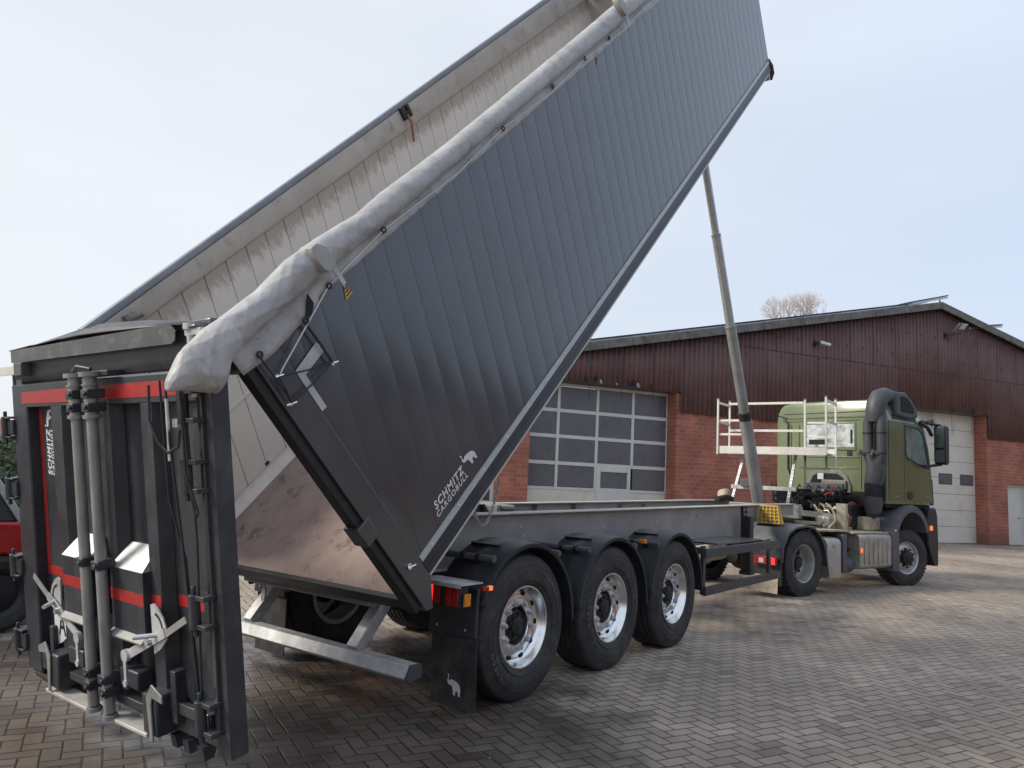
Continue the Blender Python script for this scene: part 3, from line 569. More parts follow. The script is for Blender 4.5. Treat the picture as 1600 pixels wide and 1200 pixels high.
k=MB(TD); k.cyl((.74,1.17,1.945),(.84,1.13,1.925),.026,seg=10); k.box((.72,1.15,1.90),(.75,1.192,1.98)); k.build('rail_stop',M['frametan'],body)
# right top rail under tarp
k=MB(TD); k.prism([(-1.287,1.976),(-1.20,1.976),(-1.19,2.06),(-1.27,2.06),(-1.292,2.01)],0,.02,9.6); k.build('top_rail_cap',M['anth'],body,bevel=.006)
# tape corner, warning triangles
k=MB(TD); k.prism([(.168,1.475),(.208,1.475),(.208,1.695),(.405,1.725),(.372,1.79),(.168,1.75)],1,-1.2865,-1.2840); k.build('corner_tape',M['strip'],body)
for (uu,ww,s) in ((.735,1.885,.078),(4.47,1.93,.06)):
    k=MB(TD); k.prism([(uu-.028*s/.06,ww-.5*s+.0),(uu+.50*s,ww-.30*s),(uu+.08*s,ww+.6*s)],1,-1.2805,-1.2785); k.build('warning_triangle',M['yellow'],body)
    k=MB(TD)
    for q in (.15,.45,.72): k.prism([(uu-.02+.02*q,ww-.45*s+q*s*.85),(uu+.42*s*(1-q)+.01,ww-.28*s+q*s*.72),(uu+.40*s*(1-q)+.01,ww-.18*s+q*s*.72),(uu-.02+.02*q,ww-.33*s+q*s*.85)],1,-1.2815,-1.2808)
    k.build('warning_stripes',M['black'],body)
# lettering on the side
def TS(q): return TD((.468+q[0],-1.2795-q[2],.4125+q[1]))
text_mb('SCHMITZ',.074,TS,width=.362,shear=.2,bold=.030).build('lettering',M['white'],body,smooth=20)
def TS2(q): return TD((.450+q[0],-1.2795-q[2],.362+q[1]))
text_mb('CARGOBULL',.052,TS2,width=.385,shear=.2,bold=.016).build('lettering',M['white'],body,smooth=20)
def TE(q): return TD((.845+q[0],-1.2795-q[2],.395+q[1]))
elephant_mb(TE,.125,.15).build('elephant_emblem',M['white'],body)
# ---- rolled tarpaulin
def hn(x,s=0): return noise.noise(Vector((x,s*3.1,s*1.7)))
def lut(tb,x):
    if x<=tb[0][0]: return tb[0][1]
    for (a,b_),(c,d) in zip(tb,tb[1:]):
        if x<=c: return b_+(d-b_)*(x-a)/(c-a)
    return tb[-1][1]
def tarp():
    mb=MB(TD); nu,nv=1000,64
    top=[(-.45,2.10),(-.415,2.137),(-.276,2.203),(-.124,2.215),(.22,2.205),(.49,2.235),(.75,2.228),(1.08,2.192),(1.34,2.20),(2.1,2.188),(3.0,2.195),(4.2,2.21),(5.6,2.235),(9.8,2.25)]
    bot=[(-.45,2.10),(-.375,2.05),(-.26,1.935),(-.20,1.95),(-.12,2.01),(.0,2.045),(.36,2.055),(1.5,2.05),(4.4,2.06),(9.8,2.08)]
    def fn(s,t):
        uu=-.44+s**1.5*10.2; a=2*pi*t
        zt,zb=lut(top,uu),lut(bot,uu); cw=(zt+zb)/2; rw_=(zt-zb)/2
        ry=.088*min(1,math.sqrt(max(.02,(uu+.445)/.16)))
        if uu<.1: ry*=1+.10*max(0,1-abs(uu+.18)/.25)
        amp=.95*math.exp(-abs(uu-.25)/.75)+.16
        ca,sa=math.cos(a),math.sin(a)
        # long diagonal folds: ridges that wind round the roll
        def fold(fr,tw,sd,p):
            v=noise.noise(Vector((uu*fr+a*tw,ca*.35+sd,sa*.35)))
            return (1-min(1,abs(v)*3.2))**p
        fo=.085*fold(3.2,.55,1,2)+.075*fold(4.6,-.75,4,2)+.05*fold(8.5,.95,8,3)+.12*noise.noise(Vector((uu*2.2-a*.4,ca,sa+5)))
        fo=(fo-.05)*amp
        for u0 in (-.27,-.02,.60,2.2,5.1): fo-=.045*math.exp(-((uu-u0)/.012)**2)
        fo+=.02*math.sin(uu*1.9+1+a)
        y=-1.285+ca*ry*(1+fo); ww=cw+sa*rw_*(1+fo*(.9 if sa<0 else .45))
        return (uu,y,ww)
    mb.grid(fn,nu,nv,True)
    mb.f.append(tuple(range(nv-1,-1,-1))); mb.f.append(tuple(range((nu-1)*nv,nu*nv)))
    # apron: strip of tarpaulin between the roll and the panel edge
    def ap(s,t):
        uu=-.10+s*9.7; low=1.978 if uu>.50 else (1.905+.10*abs(uu-.1) if uu<.46 else 1.94)
        ww=2.10*(1-t)+low*t
        y=-1.262-.036*min(1,t*1.6)-abs(.006*math.sin(uu*31+2*hn(uu*3))*t+.012*hn(uu*2.3,2)*t)
        return (uu,y,ww)
    mb2=MB(TD); mb2.grid(ap,260,7)
    return mb,mb2
a_,b_=tarp()
roll=a_.build('tarpaulin',M['tarp'],body,smooth=180,label='rolled pale grey tarpaulin along the right top edge')
b_.build('tarpaulin_apron',M['tarp'],body,smooth=180,solid=.004,facing=(0,-1,0))
k=MB(TD); # octagonal stop plate and prong
def octo(uu,ww,s):
    pl=MB(TD); pts=[(uu+s*cx,ww+s*cw) for cx,cw in ((-.5,-.9),(.25,-1.0),(.62,-.55),(.62,.5),(.25,.95),(-.35,.95),(-.62,.5),(-.62,-.5))]
    n=8; vs=[(q[0],-1.405+.25*(q[1]-ww)-.0,q[1]) for q in pts]+[(q[0]+.0,-1.345+.25*(q[1]-ww),q[1]+.0) for q in pts]
    pl.add(vs,[tuple(range(n)),tuple(range(2*n-1,n-1,-1))]+[(i,(i+1)%n,n+(i+1)%n,n+i) for i in range(n)])
    o_=pl.build('tarpaulin_stop',M['chass'],body,bevel=.004)
    q=MB(TD); q.beam((uu+.02,-1.40,ww-.04),(uu+.06,-1.36,ww-.20),.03,.006,(0,1,0)); q.build('prong',M['galv'],o_)
octo(.625,2.155,.080); octo(5.05,2.20,.085)
q=MB(TD); q.tube([(4.64,1.15,2.0),(4.60,1.11,1.92),(4.55,1.10,1.86),(4.50,1.11,1.74)],[.014,.018,.012,.010],8); q.build('latch_lever',M['rust'],body)
q=MB(TD); q.prism([(.375,1.93),(.47,2.035),(.475,1.975),(.43,1.935)],1,-1.318,-1.312); q.build('tarpaulin_gap_shade',M['dark'],body)  # dark wedge laid on the apron, painting the shade of a gap
# elastic rope, eyelets, black lashing
k=MB(TD); pts=[(.20,-1.31,1.70),(.62,-1.31,1.985),(1.18,-1.315,2.03),(2.0,-1.31,1.995),(2.7,-1.315,2.03),(3.5,-1.31,1.995),(4.2,-1.315,2.03),(5.0,-1.31,2.0),(5.7,-1.315,2.03),(9.3,-1.31,2.03)]
k.tube([(.07,-1.305,1.80),(.09,-1.31,1.815),(.62,-1.315,1.99)]+pts[2:],.0045,6); k.build('tarpaulin_rope',M['framewhite'],body)
for uu,ww in ((.62,1.99),(1.18,2.03),(2.7,2.03),(3.55,2.03),(4.2,2.03),(4.75,2.03),(.37,1.93),(.03,1.955)):
    q=MB(TD); 
    ring=[(uu+.016*math.cos(t),-1.318,ww+.016*math.sin(t)) for t in [i*pi/4 for i in range(9)]]; q.tube(ring,.006,6,False); q.build('eyelet',M['black'],body)
for a,b_ in (((.37,1.925),(.385,1.645)),((.385,1.645),(.055,1.80)),((.385,1.65),(.03,1.645)),((.03,1.95),(.035,1.65)),((.055,1.80),(.035,1.65)),((.365,1.915),(.375,1.65))):
    q=MB(TD); mid=((a[0]+b_[0])/2,-1.312,(a[1]+b_[1])/2-.006); q.tube([(a[0],-1.305,a[1]),mid,(b_[0],-1.305,b_[1])],.0055,6); q.build('lashing_cord',M['black'],body)
for uu,ww in ((.055,1.80),(.385,1.64),(.03,1.64)):
    q=MB(TD); q.cyl((uu,-1.284,ww),(uu,-1.30,ww),.014,seg=10); q.tube([(uu-.03,-1.303,ww+.012),(uu+.03,-1.306,ww-.012)],.006,6); q.build('rope_hook',M['alu'],body)
q=MB(TD); q.box((4.58,1.15,1.96),(4.63,1.19,2.10)); q.box((4.68,1.15,1.96),(4.73,1.19,2.10)); q.cyl((4.58,1.17,2.02),(4.73,1.17,2.02),.02,seg=8); q.build('rail_latch',M['hub'],body,bevel=.01)
# ---- hanging tailgate
GT,GB=Vector((-2.68,0,2.01)),Vector((-2.383,0,.277)); GU=(GT-GB).normalized(); GN=Vector((-GU.z,0,GU.x)) 
def TG(q): return GB+GN*q[0]+Vector((0,q[1],0))+GU*q[2]
gate=empty('tailgate',GB-TR.location,parent=TR)
YL,YR=1.13,-1.25
k=MB(TG); k.box((-.03,YR+.03,.02),(-.015,YL-.03,1.80)); k.build('gate_sheet',M['anth2'],gate)
a_,b_=-1.129,.914
k=MB(TG); k.hexa([(-.04,a_,-.06),(.05,a_,-.03),(.05,b_,-.03),(-.04,b_,-.06),(-.04,a_,.03),(.05,a_,.10),(.05,b_,.10),(-.04,b_,.03)]); k.build('bottom_beam',M['anth2'],gate,bevel=.005)
k=MB(TG); k.box((-.04,-1.129,1.68),(.057,.914,1.83)); k.build('top_beam',M['anth2'],gate,bevel=.005)
k=MB(TG); k.prism([(-.04,YL),(.055,YL),(.055,.925),(.045,.915),(-.03,.915)],2,-.06,1.83); k.build('frame_stile',M['anth2'],gate,bevel=.004)
k=MB(TG); k.prism([(-.04,YR),(.056,YR),(.056,-1.13),(.0,-1.13),(-.04,-1.13)],2,-.06,1.84); k.build('frame_stile',M['anth2'],gate,bevel=.004)
k=MB(TG); k.box((-.014,-1.13,.05),(.02,-1.02,1.7)); k.build('stiffener_rib',M['anth2'],gate,bevel=.003)
for ya,yb,zt,zb in ((.54,.40,1.68,.12),(-.57,-.68,1.68,.13),(-.14,-.22,1.68,.1)):
    k=MB(TG); k.prism([(-.014,ya+.02),(.056,ya),(.056,yb),(-.014,yb-.03)],2,zb,zt); k.build('stiffener_rib',M['anth2'],gate,bevel=.003)
# red outline tape
def redp(poly,n):
    k=MB(TG); k.add([(n,p[0],p[1]) for p in poly]+[(n+.0015,p[0],p[1]) for p in poly],[(3,2,1,0),(4,5,6,7),(0,1,5,4),(1,2,6,5),(2,3,7,6),(3,0,4,7)]); k.build('red_outline_tape',M['red'],gate)
redp([(.97,1.705),(.14,1.705),(.14,1.79),(.97,1.78)],.0585); redp([(-.14,1.71),(-1.06,1.715),(-1.06,1.795),(-.14,1.79)],.0585)
redp([(.905,.645),(.855,.645),(.855,1.66),(.905,1.66)],-.0145); redp([(.905,.58),(.60,.58),(.60,.64),(.905,.64)],-.0145)
redp([(.54,.61),(.40,.61),(.40,.67),(.54,.67)],.0565)
# drain chute boxes
for ya,yb in ((.40,.045),(-.215,-.575)):
    k=MB(TG); k.hexa([(-.012,yb,.44),(.10,yb,.44),(.10,ya,.44),(-.012,ya,.44),(-.012,yb,.78),(.10,yb,.78),(.10,ya,.78),(-.012,ya,.78)]); bx_=k.build('outlet_box',M['anth2'],gate,bevel=.003)
    k=MB(TG); k.hexa([(-.012,yb+.0,.781),(.10,yb,.781),(.10,ya,.781),(-.012,ya,.781),(-.012,yb+.02,.90),(-.005,yb+.02,.90),(-.005,ya-.05,.90),(-.012,ya-.05,.90)]); k.build('sloped_cover',M['aludull'],bx_)
    k=MB(TG); k.hexa([(.10,yb,.425),(.125,yb,.40),(.125,ya,.40),(.10,ya,.425),(.10,yb,.439),(.128,yb,.41),(.128,ya,.41),(.10,ya,.439)]); k.build('drip_lip',M['chass'],bx_)
    redp([(ya-.0,.60),(yb,.60),(yb,.665),(ya,.665)],.1005)
redp([(-.575,.60),(-.675,.60),(-.675,.66),(-.575,.66)],.0565); redp([(-.72,.60),(-1.0,.60),(-1.0,.66),(-.72,.66)],-.0145)
# pair of locking tubes
for yy in (-.035,-.225):
    k=MB(TG); k.cyl((.15,yy,-.02),(.15,yy,1.60),.030,seg=16); k.cyl((.15,yy,1.60),(.15,yy,1.84),.034,seg=16); k.cyl((.15,yy,1.61),(.15,yy,1.63),.046,seg=16); k.cyl((.15,yy,1.79),(.15,yy,1.80),.044,seg=16); k.cyl((.15,yy,1.84),(.15,yy,1.865),.055,seg=16); k.cyl((.15,yy,-.03),(.15,yy,-.055),.04,seg=12)
    tb_=k.build('locking_tube',M['pole'],gate)
    for zz in (1.67,1.745,.80,.10,.17):
        k=MB(TG); k.box((.09,yy-.042,zz-.025),(.188,yy+.042,zz+.025)); k.cyl((.19,yy-.03,zz),(.205,yy-.03,zz),.014,seg=8); k.build('tube_clamp',M['anth2'],tb_,bevel=.006)
k=MB(TG); k.box((.02,-.36,1.84),(.12,.06,1.87)); k.tube([(.15,-.02,1.875),(.17,-.12,1.90),(.14,-.22,1.88)],.012,6); k.build('tube_bracket',M['anth2'],gate,bevel=.004)
# header: box beam and sheet canopy with a lip
k=MB(TG); k.prism([(-.06,1.86),(.03,1.86),(.06,1.93),(.05,2.03),(-.06,2.03)],1,YR+.04,YL-.02) if 0 else k.prism([(-.10,1.845),(.02,1.845),(.045,1.90),(.03,2.04),(-.10,2.04)],1,YR+.08,YL-.0); k.build('header_beam',M['anth2'],gate,bevel=.006)
k=MB(TG); k.prism([(1.02,2.055),(-.97,2.07),(-1.02,2.03),(-1.01,1.985),(-.98,1.97),(1.02,1.975)],0,.083,.088); k.build('canopy_lip',M['lip'],gate)
cano=[(1.06,2.05),(.95,2.065),(.72,2.105),(.66,2.098),(.30,2.155),(.26,2.145),(.05,2.165),(-.3,2.15),(-.62,2.12),(-.98,2.075)]
k=MB(TG); vs=[];fs=[]
for yy,zz in cano: vs+=[(.084,yy,2.057+(zz-2.05)*.25),(-.05,yy,zz-.01),(-.16,yy,zz),(-.20,yy,zz-.06)]
for i in range(len(cano)-1):
    for j in range(3): fs.append((i*4+j,i*4+j+1,(i+1)*4+j+1,(i+1)*4+j))
k.add(vs,fs); k.build('canopy_sheet',M['anth2'],gate,solid=.005)
# pivot brackets at the top corners
k=MB(TG); k.box((-.14,-1.24,1.80),(.03,-1.06,2.08)); k.box((.03,-1.22,2.03),(.10,-1.10,2.05)); k.build('pivot_bracket',M['anth'],gate,bevel=.008)
k=MB(TG); k.cyl((.07,-1.14,2.03),(.07,-1.14,1.70),.024,seg=12); k.box((.02,-1.25,2.0),(.09,-1.11,2.032)); k.cyl((.07,-1.14,2.06),(.07,-1.14,2.03),.038,seg=12); k.build('pivot_pin',M['galv'],gate)
k=MB(TG); k.box((-.14,1.03,1.80),(.03,1.13,2.06)); k.build('pivot_bracket',M['anth'],gate,bevel=.008)
k=MB(TG); k.box((.05,.98,1.90),(.075,1.9,1.955)); k.build('pivot_strut',M['alurail'],gate)
k=MB(TG); k.box((.04,.84,1.885),(.10,.96,1.97)); k.build('strut_clamp',M['truckgrey'],gate,bevel=.006)
# hinges: right side row
for zz,kind in ((1.66,0),(1.32,0),(.66,1),(.14,1)):
    k=MB(TG); k.cyl((.115,-1.10,zz-.085),(.115,-1.10,zz+.085),.028,seg=14); k.cyl((.115,-1.10,zz+.085),(.115,-1.10,zz+.125),.012,seg=8); k.cyl((.115,-1.10,zz-.085),(.115,-1.10,zz-.12),.014,seg=8)
    for s in (-1,1): k.box((.03,-1.20,zz+s*.07-.012),(.125,-1.09,zz+s*.07+.012))
    k.build('hinge',M['anth2'],gate,bevel=.003)
for zz in (1.55,1.14,.62,.12):
    k=MB(TG); k.box((.02,1.10,zz-.05),(.075,1.20,zz+.05)); k.cyl((.075,1.215,zz-.075),(.075,1.215,zz+.075),.026,seg=12); k.cyl((.075,1.215,zz+.075),(.075,1.215,zz+.11),.012,seg=8); k.cyl((.075,1.215,zz-.075),(.075,1.215,zz-.11),.013,seg=8)
    for s in (-1,1): k.box((.0,1.12,zz+s*.065-.007),(.09,1.235,zz+s*.065+.007))
    k.build('hinge',M['anth2'],gate,bevel=.004)
k=MB(TG); k.cyl((.0,1.185,0.02),(.0,1.185,1.95),.028,seg=12); k.build('hinge_rod',M['anth2'],gate)
k=MB(TG); k.tube([(.0,1.185,.02),(-.01,1.17,-.06),(.02,1.05,-.09),(.03,.80,-.10)],.028,8); k.build('bottom_bumper_tube',M['black'],gate)
# pull cables on the right stile
for i,pts in enumerate(([(.16,-.98,1.79),(.15,-.99,1.2),(.10,-1.02,.9),(.08,-1.04,.16)],[(.17,-1.05,1.79),(.17,-1.06,1.5),(.14,-1.07,1.0),(.10,-1.07,.20)],[(.12,-1.13,1.66),(.11,-1.15,1.0),(.10,-1.09,.18)],[(.16,-1.16,1.75),(.17,-1.19,1.35),(.13,-1.21,1.15),(.12,-1.17,1.12),(.12,-1.14,1.2),(.13,-1.12,1.7)])):
    k=MB(TG); k.tube(pts,.006,6); k.build('pull_cable',M['black'],gate)
k=MB(TG); k.tube([(.19,-.93,1.77),(.20,-.94,1.60),(.19,-.99,1.49),(.18,-1.06,1.44),(.17,-1.14,1.47),(.17,-1.16,1.55)],.007,6); k.build('pull_cable',M['black'],gate)
k=MB(TG); k.box((.09,-1.10,1.56),(.15,-1.06,1.60)); k.cyl((.17,-1.055,1.70),(.17,-1.055,1.40),.009,seg=8); k.build('cable_adjuster',M['galv'],gate)
k=MB(TG); k.box((.04,-1.19,.06),(.075,-1.155,1.75)); k.build('cable_guide_strip',M['anth'],gate,bevel=.003)
# latches
def latch(yc,s,pts_lever):
    l=empty('latch',Vector((0,0,0)),parent=gate)
    k=MB(TG); P=[(yc-s*.05,.40),(yc-s*.115,.46),(yc-s*.11,.52),(yc-s*.085,.57),(yc-s*.04,.61),(yc+s*.0,.63),(yc+s*.035,.62),(yc+s*.03,.46),(yc+s*.02,.36)]
    k.prism([(p[0],p[1]) for p in P],0,.085,.092); k.build('quadrant_plate',M['galv'],l)
    k=MB(TG); q_=[(yc-s*(.085-.0)*math.cos(t),.50+.085*math.sin(t)) for t in [0,.3,.6,.9,1.2,1.45]]+[(yc-s*.070*math.cos(t),.50+.070*math.sin(t)) for t in [1.45,1.2,.9,.6,.3,0]]; k.prism(q_,0,.0925,.0935); k.build('quadrant_slot',M['dark'],l)
    k=MB(TG); k.beam((.10,yc-s*.33,.60),(.10,yc-s*.08,.47),.035,.008,(1,0,0)); k.build('hand_lever',M['chass'],l)
    k=MB(TG); k.beam((.105,yc-s*.12,.50),(.105,yc+s*.30,.305),.05,.008,(1,0,0)); k.cyl((.10,yc+s*.29,.31),(.125,yc+s*.29,.31),.035,seg=12); k.build('rocker_arm',M['galv'],l)
    k=MB(TG); k.cyl((.10,yc-s*.045,.475),(.19,yc+s*.035,.475),.013,seg=10); k.cyl((.09,yc+s*.03,.43),(.13,yc+s*.03,.43),.02,seg=8); k.build('locking_pin',M['nut'],l)
    k=MB(TG); k.beam((.12,yc+s*.29,.31),(.12,yc+s*.29,.16),.026,.008,(1,0,0)); k.cyl((.11,yc+s*.29,.16),(.13,yc+s*.29,.16),.02,seg=8); k.build('link_bar',M['galv'],l)
    k=MB(TG); k.box((.03,min(yc+s*.16,yc+s*.36),.14),(.12,max(yc+s*.16,yc+s*.36),.24)); k.build('pivot_housing',M['anth2'],l,bevel=.01)
    k=MB(TG); k.box((.02,yc-.08,-.04),(.15,yc+.07,.17)); k.build('clamp_box',M['anth2'],l,bevel=.012)
    k=MB(TG); k.prism([(yc-s*.02,-.06),(yc-s*.0,.16),(yc-s*.06,.24),(yc-s*.16,.20),(yc-s*.16,.16),(yc-s*.06,.17),(yc-s*.045,.13),(yc-s*.05,-.06)],0,.152,.162); k.build('clamp_hook',M['pole'],l,bevel=.003)
    k=MB(TG); k.box((.03,min(yc-s*.12,yc-s*.17),.03),(.09,max(yc-s*.12,yc-s*.17),.30)); k.build('hook_bracket',M['anth2'],l,bevel=.004)
    return l
latch(-.66,1,0); latch(.50,-1,0)
k=MB(TG); k.prism([(.66,.17),(.66,.46),(.60,.52),(.50,.46),(.50,.24),(.57,.20)],0,.0575,.0605); lp_=k.build('letter_plate',M['white'],gate)
text_mb('A',.20,lambda q:TG((.061+q[2],.60-q[0],.25+q[1])),shear=0,bold=.01,width=.10).build('lettering',M['black'],lp_,smooth=20)
# galvanised sill under the gate
k=MB(TG); k.beam((.10,.62,-.075),(.10,.02,-.075),.10,.02,(0,0,1)); k.build('sill_rail',M['chasstop'],gate,bevel=.003)
k=MB(TG); k.beam((.10,-.18,-.06),(.10,-.62,-.055),.10,.02,(0,0,1)); k.build('sill_rail',M['chasstop'],gate,bevel=.003)
k=MB(TG); k.box((.04,-.56,.03),(.11,.36,.075)); k.build('sill_bar',M['anth2'],gate,bevel=.004)
k=MB(TG); k.box((.045,-1.12,.08),(.08,-.72,.14)); k.build('sill_bar',M['anth'],gate,bevel=.004)
for yy in (.45,.3,-.74,-.86,-1.0):
    k=MB(TG); k.prism([(-.03,-.06),(.06,-.06),(.05,-.13),(.0,-.13)],1,yy,yy+.05); k.build('seal_lug',M['anth2'],gate)
# vertical lettering on the gate sheet
def TGx(q): return TG((-.0140+q[2],.745+q[1]*-1+.03,1.26+q[0]))
def TGv(q): return TG((-.0135+q[2], .80-q[1], 1.24+q[0]))
text_mb('SCHMITZ',.074,lambda q:TG((-.0135+q[2],.752+q[1],1.235+q[0])),width=.30,shear=.2,bold=.030).build('lettering',M['white'],gate,smooth=20)
text_mb('CARGOBULL',.050,lambda q:TG((-.0135+q[2],.708+q[1],1.235+q[0])),width=.30,shear=.2,bold=.016).build('lettering',M['white'],gate,smooth=20)
elephant_mb(lambda q:TG((-.0135+q[2],.715+q[1],1.545+q[0])),.10,.12).build('elephant_emblem',M['white'],gate)
# ---- chassis
k=MB()
def ibeam(y0,zoff=0):
    st=[(-1.0,.86,.97),(-.62,.90,1.26),(-.30,.90,1.315),(2.0,.90,1.34),(5.95,.895,1.385),(6.35,.90,1.39),(6.7,1.12,1.395),(7.2,1.20,1.40),(8.75,1.22,1.405)]
    mb=MB()
    for hw,ta,tb in ((.075,'t',.014),(.075,'b',.014)):
        vs=[];fs=[]
        for X,zb,zt in st:
            z=zt if ta=='t' else zb
            vs+=[(X,y0-hw,z-tb),(X,y0+hw,z-tb),(X,y0+hw,z),(X,y0-hw,z)]
        n=len(st)
        for i in range(n-1):
            for j in range(4): fs.append((i*4+j,i*4+(j+1)%4,(i+1)*4+(j+1)%4,(i+1)*4+j))
        fs+= [(0,1,2,3),((n-1)*4+3,(n-1)*4+2,(n-1)*4+1,(n-1)*4)]
        m2=MB(); m2.add(vs,fs); m2.build('chassis_flange',M['chasstop'],TR,bevel=.003)
    vs=[];fs=[]
    for X,zb,zt in st: vs+=[(X,y0-.006,zb-.001),(X,y0+.006,zb-.001),(X,y0+.006,zt-.0145),(X,y0-.006,zt-.0145)]
    for i in range(n-1):
        for j in range(4): fs.append((i*4+j,i*4+(j+1)%4,(i+1)*4+(j+1)%4,(i+1)*4+j))
    fs+= [(0,1,2,3),((n-1)*4+3,(n-1)*4+2,(n-1)*4+1,(n-1)*4)]
    mb.add(vs,fs); return mb.build('chassis_beam',M['chass'],TR)
ibeam(-.58); ibeam(.56)
k=MB()
for X in (-.55,.42,1.15,1.95,2.7,3.6,4.5,5.4): k.box((X,-.57,.95),(X+.06,.55,1.20))
k.build('cross_members',M['chass'],TR)
for y0,sg in ((.56,-1),(-.58,-1),(-.58,1),(.56,1)):
    for X in (.35,1.0,1.75,2.55,3.4,4.6,5.3):
        if sg==1 and y0<0: pass
        k=MB(); 
        if (y0>0 and sg<0) or (y0<0 and sg>0):
            k.add([(X,y0+sg*.007,1.325),(X,y0+sg*.07,1.325),(X,y0+sg*.007,1.02),(X+.012,y0+sg*.007,1.325),(X+.012,y0+sg*.07,1.325),(X+.012,y0+sg*.007,1.02)],[(0,1,2),(5,4,3),(0,2,5,3),(1,0,3,4),(2,1,4,5)]); k.build('gusset',M['chass'],TR)
for X in (1.55,): 
    k=MB(); k.box((X,.30,1.22),(X+.30,.50,1.33)); k.cyl((X+.05,.3,1.3),(X+.25,.28,1.3),.03,seg=8); k.build('valve_block',M['chass'],TR,bevel=.01)
for X,z in ((.75,1.20),(.80,1.12),(2.2,1.16),(3.05,1.08),(3.2,1.08),(3.30,1.20),(3.45,1.2),(4.0,1.05)):
    k=MB(); k.box((X,-.588,z-.014),(X+.012,-.5865,z+.014)); k.build('beam_hole',M['framewhite'] if z>1.1 else M['dark'],TR)
for X in (4.05,4.13,4.27,4.35):
    for z in (1.27,1.20,1.14): 
        k=MB(); k.box((X,-.5885,z-.018),(X+.02,-.5865,z+.018)); k.build('beam_hole',M['tan'],TR)
k=MB(); k.box((4.62,-.60,1.235),(4.68,-.587,1.265)); k.build('side_marker_lamp',M['orange'],TR,bevel=.004)
k=MB(); k.box((-1.12,-.72,.72),(-1.02,.72,.86)); k.cyl((-1.07,-.9,.80),(-1.07,.9,.80),.045,seg=14); k.build('tipping_hinge_beam',M['chass'],TR,bevel=.01)
# side rail of the landing gear
for y0 in (-.74,.66):
    k=MB(); k.box((5.98,y0-.07,.47),(6.12,y0+.07,1.24)); lg=k.build('landing_leg',M['black'],TR,bevel=.008)
    k=MB(); k.box((5.96,y0-.08,.42),(6.14,y0+.08,.47)); k.build('foot',M['black'],lg)
k=MB(); k.box((6.22,-.615,.92),(6.42,-.592,1.37)); k.build('bolted_plate',M['black'],TR)
k=MB()
for z in (.97,1.04,1.11,1.18,1.25,1.32):
    for X in (6.25,6.37): k.cyl((X,-.615,z),(X,-.632,z),.013,seg=8)
k.build('plate_bolts',M['galv'],TR)
k=MB(); k.tube([(6.36,-.66,1.0),(6.30,-.3,1.0),(6.36,.6,1.0)],.025,8); k.build('landing_gear_shaft',M['galv'],TR)
# side guard
def guard(y0,sg):
    g_=empty('side_guard',Vector((0,0,0)),parent=TR)
    for zb,zt in ((.845,.945),(.435,.53)):
        k=MB(); k.box((3.36,y0-.02,zb),(5.86,y0+.02,zt)); k.build('guard_rail',M['anth2'],g_,bevel=.004)
    for X in (3.38,5.60):
        k=MB(); k.box((X,y0+sg*.021,.44),(X+.07,y0+sg*.06,.97)); k.build('guard_post',M['anth2'],g_,bevel=.004)
        k=MB(); k.box((X,min(y0+sg*.06,sg*.0+(-.60 if y0<0 else .58)),.88),(X+.06,max(y0+sg*.06,(-.60 if y0<0 else .58)),.95)); k.build('support_arm',M['anth2'],g_)
guard(-1.22,1); guard(1.2,-1)
k=MB(); k.box((3.9,-1.15,.955),(5.4,-.66,.975)) ; k.build('cover_plate',M['anth'],TR)
for X,yy,rr_ in ((4.2,-.2,.16),(4.9,.15,.16),(5.7,-.35,.13)):
    k=MB(); k.tube([(X-.35,yy,.72),(X-.32,yy,.72),(X+.32,yy,.72),(X+.35,yy,.72)],[rr_*.7,rr_,rr_,rr_*.7],18); k.build('air_tank',M['tan'],TR)
